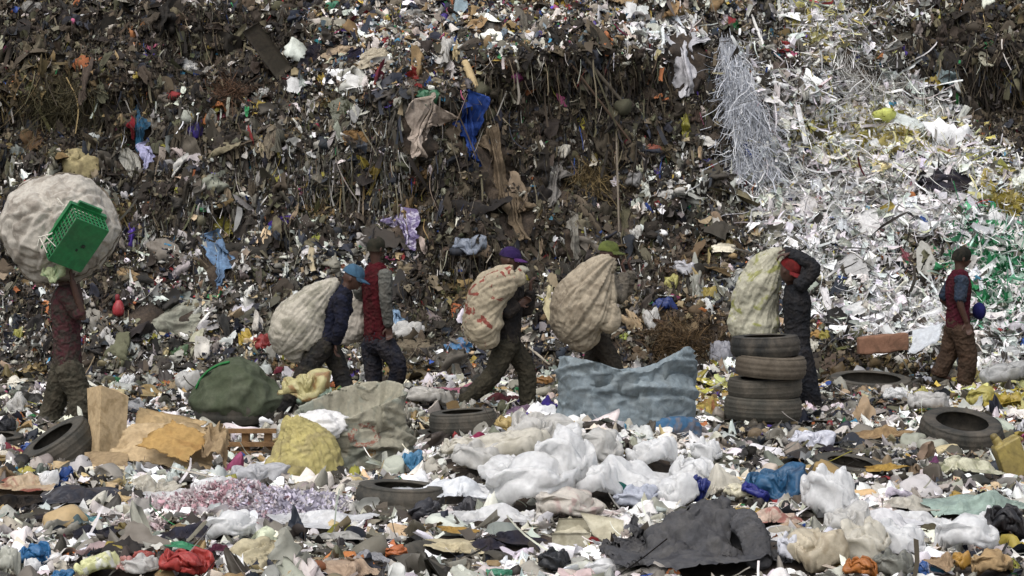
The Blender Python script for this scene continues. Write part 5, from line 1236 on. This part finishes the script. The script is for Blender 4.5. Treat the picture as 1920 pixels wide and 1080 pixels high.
 ('rag', 'pink_towel', 'towel', 866, 718, 92, 46, cloth('a3707c', '935e70', s2=16), 10, 'pink checked towel behind the leg of the person in the purple cap'),
 ('rag', 'printed_wrapper', 'wrapper', 858, 656, 58, 40, plastic('3f86c0', 'c9875c', s2=5), 0, 'blue and orange printed wrapper left of the patterned sack'),
 ('rag', 'red_film', 'film', 848, 676, 60, 22, plastic('a0302a', '7c2622'), -20, 'red film strip below the blue printed wrapper'),
 ('bag', 'plastic_bag', 'bag', 590, 745, 70, 44, plastic('8fa08f', '7f917f'), 0, 'pale green film between the legs of the person in the blue cap'),
 ('bag', 'yellow_bag', 'bag', 626, 742, 40, 46, plastic('b89a48', '3f8a4a', s2=6), 0, 'yellow and green printed bag in front of the blue capped person'),
 ('bag', 'plastic_bag', 'bag', 765, 632, 60, 46, PG, 0, 'grey white bag right of the hand of the person in the red vest'),
 ('hang', 'blue_film', 'film', 740, 600, 24, 52, plastic('8aa4bc', '7a94ac'), 0, 'pale blue film hanging beside the person with grey sleeves'),
 ('rag', 'brown_cloth', 'cloth', 770, 655, 90, 40, cloth('6a6152', '575044'), -6, 'brown flattened cloth below the grey white bag'),
 ('bag', 'plastic_bag', 'bag', 800, 742, 90, 36, plastic('b8b4ac', 'a5a198'), 0, 'off white crumpled bag left of the pink towel'),
 ('rag', 'burgundy_cloth', 'cloth', 945, 735, 70, 40, cloth('5a3236', '4a282c'), 0, 'burgundy cloth between the legs of the person in the purple cap'),
 ('bag', 'orange_bag', 'bag', 1020, 712, 36, 18, plastic('b07a3a'), 0, 'orange scrap left of the tarpaulin bag mouth'),
 ('bag', 'lime_scrap', 'scrap', 1172, 638, 22, 18, plastic('a8b53a'), 0, 'lime scrap right of the large beige sack'),
 ('bag', 'plastic_bag', 'bag', 1285, 512, 50, 36, plastic('b5b4b8', 'a5a4a8'), -16, 'dirty white bag on the slope right of the green cap'),
 ('bag', 'blue_bag', 'bag', 1245, 580, 40, 34, plastic('243a7c', '1c2e64'), 20, 'dark blue bag on the slope right of the large beige sack'),
 ('bag', 'grey_bag', 'bag', 882, 461, 66, 36, plastic('7f8794', '6c747f'), 0, 'blue grey bag lying left of the purple cap'),
 ('bag', 'yellow_bag', 'bag', 1255, 535, 30, 30, plastic('b8b060', 'a5a058'), 0, 'pale yellow bag below the dirty white bag'),
 ('bag', 'plastic_bag', 'bag', 1222, 606, 30, 42, PG, 10, 'oval greyish bag left of the brown soil patch'),
 ('bag', 'red_scrap', 'scrap', 1378, 534, 34, 14, plastic('8f1f2a'), 0, 'red scrap left of the white and yellow carried sack'),
 ('bag', 'yellow_bag', 'bag', 1328, 556, 30, 28, plastic('b09a42'), 0, 'yellow bag left of the red scrap'),
 ('card', 'paper_sheet', 'paper', 1356, 468, 42, 16, board('cfc8b4'), 0, 'cream card lying left of the white and yellow carried sack'),
 ('hang', 'blue_trousers', 'trousers', 413, 490, 36, 106, cloth('66809c', '587290'), 14, 'pale blue denim hanging on the slope right of the green crate'),
 ('rag', 'yellow_cloth', 'cloth', 418, 430, 60, 44, cloth('8a8238', '7a7230'), -40, 'olive yellow cloth above the pale blue denim'),
 ('rag', 'purple_cloth', 'cloth', 528, 418, 48, 24, cloth('3f2a80', '33226a'), 24, 'deep purple cloth on the slope left of the dark knitted cap'),
 ('hang', 'purple_rag', 'rag', 758, 428, 44, 84, cloth('6a6080', 'b5b0c0', s2=9), 16, 'lavender and white striped rag hanging right of the dark knitted cap'),
 ('rag', 'brown_paper', 'paper', 236, 520, 70, 30, board('8f7a5c', '7a6850'), -14, 'brown paper scrap right of the maroon shirt'),
 ('rag', 'brown_paper', 'paper', 270, 528, 44, 36, board('a58a64', '8f7654'), 24, 'lighter tan paper beside the brown paper scrap'),
 ('bag', 'green_scrap', 'scrap', 335, 665, 40, 28, plastic('4f6a48', '8f5048'), 0, 'green netted scrap below the flat dusty sack'),
 ('bag', 'plastic_bag', 'bag', 236, 712, 24, 30, PW, -20, 'small white bag above the tall narrow box'),
 ('bag', 'plastic_bag', 'bag', 350, 712, 50, 40, PG, 0, 'grey bag left of the green net sack'),
 ('bag', 'yellow_scrap', 'scrap', 36, 632, 22, 28, plastic('a8a548'), 0, 'yellow green scrap left of the maroon shirt'),
 ('bag', 'plastic_bag', 'bag', 28, 755, 40, 36, PG, 30, 'whitish scrap at the left behind the leaning tyre'),
 ('hang', 'white_film', 'film', 212, 645, 14, 40, PG, 0, 'pale strip of film below the red bottle'),
 # upper slope and cliff
 ('hang', 'blue_cloth', 'cloth', 887, 242, 40, 128, cloth('27499a', '1f3c84', da=.2), 0, 'long bright blue cloth hanging down the dark central face'),
 ('hang', 'cream_garment', 'garment', 802, 238, 58, 116, cloth('a3968a', '8f8377'), -30, 'dirty cream garment draped left of the hanging blue cloth'),
 ('hang', 'brown_cloth', 'cloth', 925, 300, 28, 160, cloth('5f5344', '524738'), 26, 'long brown cloth strip right of the hanging blue cloth'),
 ('hang', 'brown_cloth', 'cloth', 972, 400, 40, 100, cloth('6a5d4c', '5a4f40'), 24, 'tattered brown cloth below the long brown strip'),
 ('hang', 'grey_cloth', 'cloth', 1046, 345, 30, 84, cloth('6f6c68', '5f5c58'), -8, 'grey rag hanging above and left of the green cap'),
 ('hang', 'grey_cloth', 'cloth', 1072, 440, 18, 90, cloth('75726a', '64615a'), 6, 'narrow grey rag hanging beside the green cap'),
 ('hang', 'teal_scarf', 'scarf', 270, 242, 20, 86, cloth('24506c', '1c4258', s2=20), 8, 'teal patterned scarf hanging on the upper left slope'),
 ('hang', 'lavender_cloth', 'cloth', 277, 298, 22, 60, cloth('a0a0bc', '9090b0'), 0, 'lavender cloth strip below the teal patterned scarf'),
 ('rag', 'grey_bag', 'bag', 245, 306, 36, 66, plastic('98968c', '85837a'), 26, 'grey white film left of the lavender cloth strip'),
 ('bag', 'tan_sack', 'sack', 150, 316, 78, 60, woven('9a8e68', '857a58'), -30, 'tan paper sack just above the huge round bundle'),
 ('rag', 'brown_board', 'cardboard', 62, 268, 56, 64, board('5f4c38', '4f3f2e'), -40, 'brown cardboard scrap at the upper left above the bundle'),
 ('bag', 'purple_bag', 'bag', 367, 246, 28, 38, plastic('44309a', '38287f'), 0, 'violet bag caught on the upper left slope'),
 ('hang', 'red_rag', 'rag', 249, 240, 10, 44, cloth('7c2028'), 0, 'thin red rag beside the teal patterned scarf'),
 ('rag', 'white_chair_frame', 'frame', 352, 132, 48, 50, hard('b9b7b2', 'a5a39e'), 20, 'bent white plastic shell on the upper left ledge'),
 ('rag', 'white_foam', 'foam', 315, 176, 54, 16, hard('cfcbc4', 'bdb9b2'), 6, 'flat white foam piece below the bent plastic shell'),
 ('bag', 'plastic_bag', 'bag', 62, 24, 46, 34, plastic('7d7a74', '6b6862'), -20, 'dull grey bag in the upper left corner'),
 ('card', 'paper_sheet', 'paper', 549, 163, 30, 28, board('c2c2c0'), -16, 'small square page on the ledge left of the tilted white page'),
 ('card', 'paper_sheet', 'paper', 668, 157, 42, 26, board('c9c8c4'), -10, 'tilted white page on the ledge left of the green cloth'),
 ('rag', 'green_cloth', 'cloth', 712, 158, 36, 26, cloth('1f6a3a', '185a30'), 0, 'dark green cloth on the ledge right of the tilted page'),
 ('rag', 'yellow_plastic', 'plastic', 484, 206, 40, 34, plastic('b59a28', 'a88c1e'), 10, 'bright yellow scrap under the ledge left of centre'),
 ('rag', 'yellow_plastic', 'plastic', 484, 240, 36, 24, plastic('ab9420'), -20, 'second yellow scrap just below the bright yellow scrap'),
 ('bag', 'plastic_bag', 'bag', 497, 180, 24, 24, PG, 0, 'small white bag above the bright yellow scrap'),
 ('bag', 'white_scrap', 'scrap', 549, 113, 22, 20, PW, 0, 'white knot of film right of the dark plank'),
 ('rag', 'beige_cloth', 'cloth', 638, 108, 64, 46, cloth('a5937c', '94836c'), 20, 'beige cloth bulging on the rim right of the dark plank'),
 ('rag', 'black_cloth', 'cloth', 590, 105, 60, 40, cloth('1d1c24', '26252d'), -18, 'black cloth left of the bulging beige cloth'),
 ('rag', 'navy_cloth', 'cloth', 660, 110, 30, 56, cloth('23222f', '1c1b26'), -30, 'navy cloth right of the bulging beige cloth'),
 ('rag', 'white_board', 'board', 706, 112, 70, 44, board('a89f8c', '938a78'), 34, 'cream board edge slanting over the rim'),
 ('rag', 'teal_cloth', 'cloth', 606, 82, 30, 16, cloth('2a6a70'), 0, 'teal scrap above the black cloth on the rim'),
 ('bag', 'green_bag', 'bag', 622, 18, 30, 24, plastic('2f7f5c', '266c4e'), 0, 'green bag at the top edge left of centre'),
 ('bag', 'purple_bag', 'bag', 832, 42, 24, 22, plastic('4a349c', '3e2b84'), 0, 'purple wrapper on the central rim'),
 ('rag', 'yellow_foam', 'foam', 892, 46, 44, 16, plastic('a8985c', '968750'), -8, 'pale yellow foam roll on the central rim'),
 ('rag', 'grey_cloth', 'cloth', 922, 60, 30, 90, cloth('5d5b57', '4d4b48'), 10, 'long grey rag spilling over the central rim'),
 ('rag', 'white_board', 'board', 790, 48, 60, 18, board('b8b6b4', '8a3038', s2=5), -12, 'white and red packet on the central rim'),
 ('rag', 'grey_sack', 'sack', 768, 30, 70, 24, woven('7d7c78', '6b6a66'), 0, 'grey sack lying along the top of the central rim'),
 ('hang', 'red_rag', 'rag', 776, 145, 16, 40, plastic('a02a24'), 10, 'red strip hanging left of the log end'),
 ('rag', 'red_film', 'film', 748, 186, 40, 22, plastic('7c2a2c', '9a5a5a'), 30, 'red and pink film below the red strip'),
 ('bag', 'pink_bag', 'bag', 970, 142, 26, 26, plastic('b04a8c', 'a04080'), 0, 'hot pink bag right of the log end'),
 ('bag', 'green_film', 'film', 800, 186, 40, 34, plastic('3a6a4c', '7a5038', s2=5), -20, 'green and red film above the cream garment'),
 ('rag', 'grey_green_film', 'film', 645, 210, 56, 48, plastic('5a5c4a', '4c4e3e'), 0, 'grey green film on the shaded face left of centre'),
 ('rag', 'tan_moss', 'mat', 668, 262, 50, 34, cloth('6f5738', '5c482e'), -10, 'tan fibrous mat below the grey green film'),
 ('hang', 'yellow_strip', 'strip', 702, 330, 14, 70, cloth('8f7c3c', '7d6c34'), -20, 'mustard strip trailing below the tan fibrous mat'),
 ('rag', 'grey_cloth', 'cloth', 510, 268, 26, 66, cloth('6c6456', '5c5548'), 10, 'brownish rag hanging below the yellow scraps'),
 ('bag', 'plastic_bag', 'bag', 1048, 286, 40, 26, PC, 0, 'cream scrap of foam on the dark central face'),
 ('rag', 'yellow_film', 'film', 1106, 302, 28, 30, plastic('a3924a', '94833e'), -24, 'dull yellow film right of the cream foam scrap'),
 ('bag', 'orange_film', 'film', 1228, 284, 40, 20, plastic('9a4a30', '8a3f28'), -14, 'rust orange film right of centre on the slope'),
 ('hang', 'yellow_strip', 'strip', 1284, 235, 16, 46, plastic('8f8a2c'), 0, 'olive yellow strip hanging left of the shredded paper curtain'),
 ('rag', 'white_card', 'card', 1325, 268, 44, 20, board('bdbab4'), -20, 'white torn card at the foot of the paper curtain'),
 ('bag', 'orange_film', 'film', 1358, 312, 26, 20, plastic('b5502a'), 0, 'bright orange scrap below the torn card'),
 ('bag', 'blue_scrap', 'scrap', 1322, 305, 22, 12, plastic('2a2f7c'), 0, 'blue scrap left of the bright orange scrap'),
 ('bag', 'plastic_bag', 'bag', 1190, 345, 34, 40, plastic('7a7876', '696765'), -24, 'grey bag with a white cap on the mid slope'),
 ('bag', 'plastic_bag', 'bag', 1248, 368, 28, 20, PG, 0, 'white scrap right of the grey bag on the mid slope'),
 ('hang', 'white_paper', 'paper', 1290, 105, 46, 150, board('b3b2b5', '9f9ea2'), 20, 'cascade of white torn paper down the dark face beside the rim'),
 ('card', 'paper_sheet', 'paper', 1180, 22, 26, 30, board('c9c9c7'), -4, 'upright white page at the top rim'),
 ('card', 'paper_sheet', 'paper', 1204, 26, 22, 26, board('c0c3c0'), 0, 'greenish white page right of the upright white page'),
 ('rag', 'yellow_board', 'board', 1048, 12, 46, 22, board('b59434', 'a5842c'), -20, 'yellow board on the top edge right of centre'),
 ('rag', 'brown_board', 'cardboard', 1268, 24, 70, 34, board('7d6e54', '6c5f48'), -30, 'tan torn board on the top rim beside the cascade of paper'),
 ('rag', 'blue_bag', 'bag', 968, 12, 24, 18, plastic('2f6fa8'), 0, 'blue scrap at the top edge right of centre'),
 ('hang', 'brown_cloth', 'cloth', 1165, 410, 22, 70, cloth('4d4a3a', '424032'), 6, 'olive brown rag hanging right of the green cap'),
 ('bag', 'plastic_bag', 'bag', 1192, 442, 24, 26, PG, 20, 'small white film right of the olive brown rag'),
 ('rag', 'blue_scrap', 'scrap', 972, 222, 16, 34, cloth('4a5a78'), 0, 'slate blue rag on the dark face right of the blue cloth'),
 # paper slope
 ('rag', 'dark_jacket', 'jacket', 1778, 342, 130, 50, cloth('2f2e36', '26252d'), -6, 'dark jacket lying on the white paper slope'),
 ('bag', 'purple_scrap', 'scrap', 1474, 384, 28, 16, plastic('3d2f80'), 0, 'indigo scrap at the left of the white paper slope'),
 ('rag', 'red_film', 'film', 1700, 492, 26, 60, plastic('8f3a48', 'b08088', s2=6), 20, 'dull red film on the white paper slope left of the rightmost person'),
 ('bag', 'yellow_box', 'box', 1832, 486, 24, 18, board('b59a3a'), 0, 'small yellow box right of the rightmost head'),
 ('rag', 'green_bag', 'bag', 1830, 290, 28, 34, plastic('6fb07c', '5fa06c'), 10, 'pale green bag right of the upper paper slope'),
 ('bag', 'blue_bag', 'bag', 1897, 318, 26, 20, plastic('4a80b8'), -20, 'blue scrap at the right edge beside the dark jacket'),
 ('rag', 'yellow_film', 'film', 1750, 165, 36, 56, plastic('c2a62c', 'b5982a'), -16, 'vivid yellow film at the top of the paper slope'),
 ('rag', 'grey_film', 'film', 1770, 140, 56, 46, plastic('7a8a8c', '6a787a'), -40, 'slate green film above the vivid yellow film'),
 ('bag', 'blue_scrap', 'scrap', 1606, 110, 16, 26, plastic('2c2f8a'), 0, 'indigo tuft in the upper paper curtain'),
 ('bag', 'green_scrap', 'scrap', 1788, 192, 16, 30, plastic('2f7a3c'), 0, 'green scrap right of the vivid yellow film'),
 ('rag', 'navy_bag', 'bag', 1860, 165, 24, 30, plastic('22305c'), 0, 'navy bag in the dark recess at the upper right'),
 ('bag', 'orange_scrap', 'scrap', 1652, 598, 30, 14, plastic('b5532a'), 0, 'orange scrap above the brown cushion'),
 ('bag', 'yellow_scrap', 'scrap', 1548, 636, 22, 24, plastic('b0a03a'), 20, 'yellow scrap right of the charcoal overall'),
 ('bag', 'brown_scrap', 'box', 1532, 634, 24, 22, board('9c7a48'), 0, 'small brown box right of the charcoal overall'),
 ('rag', 'lime_bag', 'bag', 1545, 480, 30, 20, plastic('86a84a', 'c0c0b8', s2=8), 0, 'lime green film above the red capped arms'),
 ('bag', 'yellow_scrap', 'scrap', 1560, 402, 26, 18, plastic('a89a32'), 0, 'mustard scrap on the left of the paper slope'),
 ('card', 'paper_sheet', 'paper', 1722, 398, 46, 20, board('cfcfce'), -24, 'long white strip of paper below the dark jacket'),
 ('card', 'paper_sheet', 'paper', 1628, 428, 46, 60, board('cdccca'), 20, 'tall white sheet upright in the middle of the paper slope'),
 ('card', 'paper_sheet', 'paper', 1690, 405, 24, 60, board('c4c4c2'), 0, 'narrow grey white sheet right of the tall white sheet'),
 ('card', 'paper_sheet', 'paper', 1590, 508, 70, 46, board('b0afad'), 28, 'large grey board on the lower paper slope'),
 ('card', 'paper_sheet', 'paper', 1590, 588, 60, 24, board('c6c6c4'), 24, 'pale grey sheet below the large grey board'),
 ('card', 'paper_sheet', 'paper', 1510, 396, 30, 50, board('c2bfbd'), -24, 'tilted sheet beside the indigo scrap'),
 ('card', 'paper_sheet', 'paper', 1655, 320, 60, 18, board('d2d2d2'), 14, 'creased white card left of the dark jacket'),
 ('card', 'paper_sheet', 'paper', 1700, 232, 60, 22, board('c9cfcc'), -20, 'greenish white torn card in the upper paper slope'),
 ('card', 'paper_sheet', 'paper', 1860, 420, 30, 50, board('cfcfce'), -28, 'white sheet between the green shreds on the right'),
 ('card', 'paper_sheet', 'paper', 1752, 600, 40, 34, board('d2d2d4'), 24, 'bright white sheet left of the brown trousers'),
 ('card', 'paper_sheet', 'paper', 1552, 570, 14, 62, board('cfcccc'), 18, 'long white lath leaning right of the charcoal overall'),
]
def scraps():
    for kind, name, cat, px, py, w, h, m, rot, lab in ROWS:
        if kind == 'bag': bag(name, lab, cat, px, py, w, h, m, 0, rot, k=6 if w * h > 4500 else 5 if w * h > 900 else 4)
        elif kind == 'rag': rag(name, lab, cat, px, py, w, h, m, 0, rot, res=84 if w * h > 4000 else 44)
        elif kind == 'hang': hang(name, lab, cat, px, py, w, h, m, 6 if name == 'blue_cloth' else 0, rot)
        elif kind == 'card': card(name, lab, cat, px, py, w, h, m, rot, jag=.05, bend=.03)
scraps()
# ------------------------------------------------------------------ heaps of shreds that are one thing each
def fluff(name, label, cat, cx, cy, w, h, cols, n, size, up=.6, kind='card', group=None):
    C, s, e1, e2, nn, on = spot(cx, cy, w, h); a, b = w * s / 2, h * s / 2
    if on:
        q = R.randn(n, 2) * .5; px = cx + q[:, 0] * w / 2; py = cy + q[:, 1] * h / 2
        x = (px - 960) / F * C[1]; z = CH + (HZ - py) / F * C[1]; p = np.stack([x, hill_y(x, z) - .05 - .10 * R.rand(n), z], -1); nr = hill_n(x, z)
    else:
        r = np.sqrt(R.rand(n)); t = R.rand(n) * 6.283; x = C[0] + a * r * np.cos(t); y = C[1] + a * .42 + a * .42 * r * np.sin(t)
        hm = 2 * b * .62 * (1 - r ** 2) ** .5 * (1 + .3 * vn(np.stack([x * 3, y * 3, 0 * x], -1), 4)); p = np.stack([x, y, ground_z(x, y) + hm * R.rand(n) ** .35], -1); nr = np.stack([(x - C[0]) / a * .7, (y - C[1] - a * .42) / a, .8 + 0 * x], -1)
    cc = np.array([lin(k) for k in cols])
    lo = np.clip(((p[:, 0] - C[0]) / a + 1) / 2 * (len(cc) - 1) + .7 * R.randn(n), 0, len(cc) - 1).round().astype(int)
    c = (cc[lo] * np.exp(.15 * R.randn(n, 1))).clip(0, .88)
    if kind == 'card': V, Q, K = cards(p, nr, size * np.exp(.4 * R.randn(n)), size * .6 * np.exp(.4 * R.randn(n)), 1.2, .35, .9, 4)
    else: V, Q, K = strips(p, np.stack([R.randn(n) * .4, -.3 + 0 * R.randn(n), -up + .6 * R.randn(n)], -1), size * np.exp(.35 * R.randn(n)), np.full(n, .007), 8, .6)
    me = np_mesh(name, V, Q, LM if 'foam' in name or kind == 'strip' else LP, True, rep(c, K)); base = [*C[:2], V[:, 2].min()]
    FOOT.append((p.mean(0), np.array([a * .95, max(.1, a * .42) if not on else .3, max(.12, 2 * b) if not on else b * .8])))
    return tag(put(name, me, base), label, cat, group)

LM = litter_mat("litter_matte", .85, 0, .45); LP = litter_mat("litter_film", .45, .22, .25); LF = litter_mat("litter_fibre", .95, 0, .3)
fluff("foam_frills", "long heap of frilly pink and lavender foam in the left foreground", "foam", 450, 935, 440, 56, ['c4b9b8', 'ccc2c1', 'b8959b', 'c8c0c1', 'b9b3c0', 'c0bbc7', 'c6c2be'], 9000, .016)
fluff("foam_frills", "loose pink and white foam frills left of the charcoal jacket", "foam", 260, 970, 110, 44, ['c6c2ba', 'c4b8b5', 'bda9a9'], 1800, .015)
fluff("green_shreds", "heap of green and white shredded film right of the rightmost person", "shreds", 1872, 500, 80, 150, ['2f8a55', 'a9c0b0', '1f6a3f'], 900, .045)
fluff("green_shreds", "green shredded film tuft at the right edge of the paper slope", "shreds", 1850, 560, 60, 60, ['2f8a55', 'b9c6bd'], 300, .04)
fluff("yellow_shreds", "yellow printed shreds spread over the upper paper slope", "shreds", 1660, 262, 200, 50, ['c2b048', 'cfc07a', 'd2cfc8', 'c2b048'], 900, .04)
fluff("yellow_shreds", "yellow shreds clustered right of the dark jacket", "shreds", 1880, 380, 70, 50, ['c2b048', 'cfc07a'], 350, .04)
fluff("yellow_shreds", "golden shreds piled near the right edge in front of the dark hole tyre", "shreds", 1885, 745, 80, 36, ['c2a63a', 'cfb94a'], 300, .035)
fluff("straw_clump", "matted brown straw left of the tyre stack", "straw", 1275, 640, 120, 70, ['4a3b28', '5f4c33', '3b3022'], 1600, .20, .2, 'strip')
fluff("straw_clump", "dry grass tuft hanging from the upper left ledge", "straw", 130, 190, 110, 90, ['3d3a26', '4d4630', '2c2a1c'], 1400, .40, 1.4, 'strip')
fluff("straw_clump", "tangle of thin roots over the dark mid face left of the green cap", "straw", 1110, 330, 90, 50, ['56482f', '6f5f3e', '3d3423'], 500, .30, 1.0, 'strip')
fluff("straw_clump", "brown fibre mat on the ledge left of the small square page", "straw", 430, 168, 90, 40, ['4a3626', '6a4f3c', '3a2c20'], 700, .25, .6, 'strip')
fluff("wire_tangle", "tangle of pale packing straps at the right of the paper curtain", "strap", 1600, 140, 130, 150, ['b5b4b0', 'c9c8c4', '8f8d88'], 500, .55, 1.3, 'strip')

def curtain():
    """shredded office paper pouring down the face"""
    n = 3000; t0 = R.rand(n); py = 66 + 240 * t0 ** .9 + 14 * R.randn(n); wd = 26 + 62 * t0; px = 1368 + wd * R.rand(n) ** 1.15 + 6 * R.rand(n) + 18 * (t0 - .3)
    x = (px - 960) / F * 26; z = CH + (HZ - py) / F * 26; y = hill_y(x, z); y = np.minimum(y, hill_y(x, z - .3) + .05); p = np.stack([x, y - .08 - .16 * R.rand(n) ** 2, z], -1)
    V, Q, K = strips(p, np.stack([.10 * R.randn(n) + .05, -.06 + .05 * R.randn(n), -1 + .1 * R.randn(n)], -1), .2 + .7 * R.rand(n) ** 1.6, .003 + .007 * R.rand(n), 14, .42, .03)
    c = np.array([lin(k) for k in ('c2c5cb', 'a9adb5', 'd8d9db', '8f939b')])[R.choice(4, n, p=[.35, .3, .2, .15])]
    me = np_mesh("paper_shreds", V, Q, LM, True, rep(c, K))
    tag(put("paper_shreds", me, p.mean(0)), "long curtain of shredded white paper pouring down the face", "paper shreds"); FOOT.append((p.mean(0), .25))
curtain()

# ------------------------------------------------------------------ the loose litter nobody could count
def stuff(name, V, Q, c, K, m, smooth=True):
    tag(put(name, np_mesh(name, V, Q, m, smooth, rep(c, K)), (0, 0, 0), shift=False), kind='stuff')

def z_in(z, *n): return np.isin(z, [ZN.index(k) for k in n])

def scatter():
    paper = ('paper', 'paperyellow', 'papergreen', 'papermix'); drk = ('dark', 'mixdark', 'straw', 'soil')
    down = np.array([0, -.25, -1.])
    def hp(N, off, jit=28, keep=None, r=0.0, **k_):
        p, n = hill_points(N, **k_); p = p + n * (off[0] + off[1] * R.rand(len(p), 1)); z = zone_of(p, jit); k = clear_of(p, r)
        if keep is not None: k &= keep(z)
        return p[k], n[k], z[k], int(k.sum())
    def gp(N, off, r=0.0, **k_):
        p, n = ground_points(N, **k_); p[:, 2] += off[0] + off[1] * R.rand(len(p)); z = zone_of(p); k = clear_of(p, r, .07); return p[k], n[k], z[k], int(k.sum())
    rnd = lambda z: R.rand(len(z))
    # heap: crumpled rags, bags, scraps, crumbs
    p, n, z, N = hp(13000, (.0, .08), keep=lambda z: rnd(z) < np.where(z_in(z, 'soil', 'straw'), .25, .9))
    s = .047 * np.exp(.55 * R.randn(N)).clip(.35, 3.2); V, Q, K = pieces('rag', p, n, s, .5, down, .7, 1, 1.25); stuff("rag_litter", V, Q, zone_col(z), K, LM)
    p, n, z, N = hp(5000, (.04, .08), r=.02, keep=lambda z: rnd(z) < np.where(z_in(z, 'dark', 'mixdark', 'rim'), .95, .35))
    s = .052 * np.exp(.5 * R.randn(N)).clip(.35, 2.6); V, Q, K = pieces('rag', p, n, s, .35, down, .3, 1.1, 2.0); stuff("draped_rag_litter", V, Q, zone_col(z), K, LM)
    p, n, z, N = hp(8000, (.02, .05), r=.02, keep=lambda z: rnd(z) < np.where(z_in(z, *drk), .4, 1))
    s = .044 * np.exp(.45 * R.randn(N)).clip(.4, 2.6); V, Q, K = pieces('rag', p, n, s, .8, flat=1.7); stuff("film_litter", V, Q, zone_col(z), K, LP)
    p, n, z, N = hp(34000, (.02, .09), keep=lambda z: ~(z_in(z, *drk) & (rnd(z) < .25)))
    s = .024 * np.exp(.5 * R.randn(N)).clip(.35, 3.0); el = np.exp(.5 * R.randn(N))
    V, Q, K = cards(p, n, s * el, s / el, .75, .22, .45, 4, .13, along=down, spread=.9); stuff("scrap_litter", V, Q, zone_col(z), K, LM)
    p, n, z, N = hp(90000, (.01, .10)); s = .011 * np.exp(.5 * R.randn(N)); V, Q, K = cards(p, n, s * 1.5, s, 1.0, .25, .3, 3); stuff("crumb_litter", V, Q, zone_col(z, .35), K, LM)
    p, n, z, N = hp(5000, (.02, .05)); V, Q, K = lumps(p, .028 * np.exp(.5 * R.randn(N))); stuff("lump_litter", V, Q, zone_col(z), K, LM)
    # heap: roots, threads and wider tatters hanging down
    p, n, z, N = hp(34000, (.05, .09), keep=lambda z: rnd(z) < np.where(z_in(z, 'dark', 'mixdark', 'straw'), .85, .35))
    dk = z_in(z, 'dark', 'mixdark', 'straw'); d = down + .45 * R.randn(N, 3) * np.where(dk, .6, 1.3)[:, None]
    V, Q, K = strips(p, d, .16 * np.exp(.6 * R.randn(N)) * np.where(dk, 1.5, .8), (.006 * np.exp(.7 * R.randn(N))).clip(.002, .05), 8, .25, .05); stuff("fibre_litter", V, Q, zone_col(z), K, LF)
    p, n, z, N = hp(1500, (.02, .07), keep=lambda z: ~z_in(z, 'soil', 'straw')); V, Q, K = pieces('rag', p, n, .115 * np.exp(.32 * R.randn(N)), .45, down, .6, 1.2, 1.3); stuff("large_rag_litter", V, Q, zone_col(z), K, LM)
    p, n, z, N = hp(16000, (.05, .09), keep=lambda z: z_in(z, 'dark', 'mixdark')); V, Q, K = strips(p, down + .2 * R.randn(N, 3), .32 * np.exp(.5 * R.randn(N)), (.009 * np.exp(.7 * R.randn(N))).clip(.003, .05), 9, .18, .05); stuff("thread_litter", V, Q, zone_col(z), K, LF)
    p, n, z, N = hp(6000, (.08, .04), keep=lambda z: z_in(z, 'dark', 'mixdark') | (rnd(z) < .3))
    V, Q, K = strips(p, down + .25 * R.randn(N, 3), .20 * np.exp(.5 * R.randn(N)), (.04 * np.exp(.5 * R.randn(N))).clip(.01, .11), 7, .22, .05); stuff("tatter_litter", V, Q, zone_col(z), K, LM)
    # paper slope: stiff pages and strips
    p, n, z, N = hp(19000, (.04, .10), 18, lambda z: z_in(z, *paper), -.02, x0=2.2, x1=8.5, z0=-.1, z1=5.2)
    s = .036 * np.exp(.55 * R.randn(N)).clip(.35, 2.6); el = np.exp(.5 * R.randn(N)); V, Q, K = cards(p, n, s * el, s / el, .7, .05, .35, 4, .05); stuff("paper_litter", V, Q, zone_col(z), K, LM, False)
    p, n, z, N = hp(32000, (.06, .10), 18, lambda z: z_in(z, *paper), -.02, x0=2.2, x1=8.5, z0=-.1, z1=5.2)
    V, Q, K = strips(p, R.randn(N, 3) + [0, -.3, -.8], 0.22 * np.exp(.5 * R.randn(N)), (.011 * np.exp(.6 * R.randn(N))).clip(.003, .04), 9, .4); stuff("paper_strip_litter", V, Q, zone_col(z), K, LM)
    # ground
    p, n, z, N = gp(11000, (.0, .04), .02); s = .070 * np.exp(.45 * R.randn(N)).clip(.4, 2.4); V, Q, K = pieces('rag', p, n, s, .22, flat=.62); stuff("ground_rag_litter", V, Q, zone_col(z), K, LM)
    p, n, z, N = gp(7000, (.01, .04), .03); s = .062 * np.exp(.42 * R.randn(N)).clip(.4, 2.2); V, Q, K = pieces('rag', p, n, s, .5, flat=1.7); stuff("ground_film_litter", V, Q, zone_col(z), K, LP)
    p, n, z, N = gp(1500, (.01, .03), .03); s = .07 * np.exp(.4 * R.randn(N)).clip(.5, 2); V, Q, K = pieces('bag', p, n, s, .5); stuff("ground_bag_litter", V, Q, zone_col(z), K, LP)
    p, n, z, N = gp(14000, (.02, .05)); s = .022 * np.exp(.55 * R.randn(N)).clip(.35, 2.6); el = np.exp(.5 * R.randn(N)); V, Q, K = cards(p, n, s * el, s / el, .45, .22, .35, 4, .12); stuff("ground_scrap_litter", V, Q, zone_col(z), K, LM)
    p, n, z, N = gp(34000, (.01, .05)); s = .010 * np.exp(.5 * R.randn(N)); V, Q, K = cards(p, n, s * 1.5, s, .9, .2, .3, 3); stuff("ground_crumb_litter", V, Q, zone_col(z, .3), K, LM)
    p, n, z, N = gp(5000, (.02, .04)); V, Q, K = strips(p, R.randn(N, 3) * [1, 1, .15], .15 * np.exp(.5 * R.randn(N)), (.007 * np.exp(.6 * R.randn(N))).clip(.002, .03), 8, .3); stuff("ground_strip_litter", V, Q, zone_col(z), K, LM)
scatter()
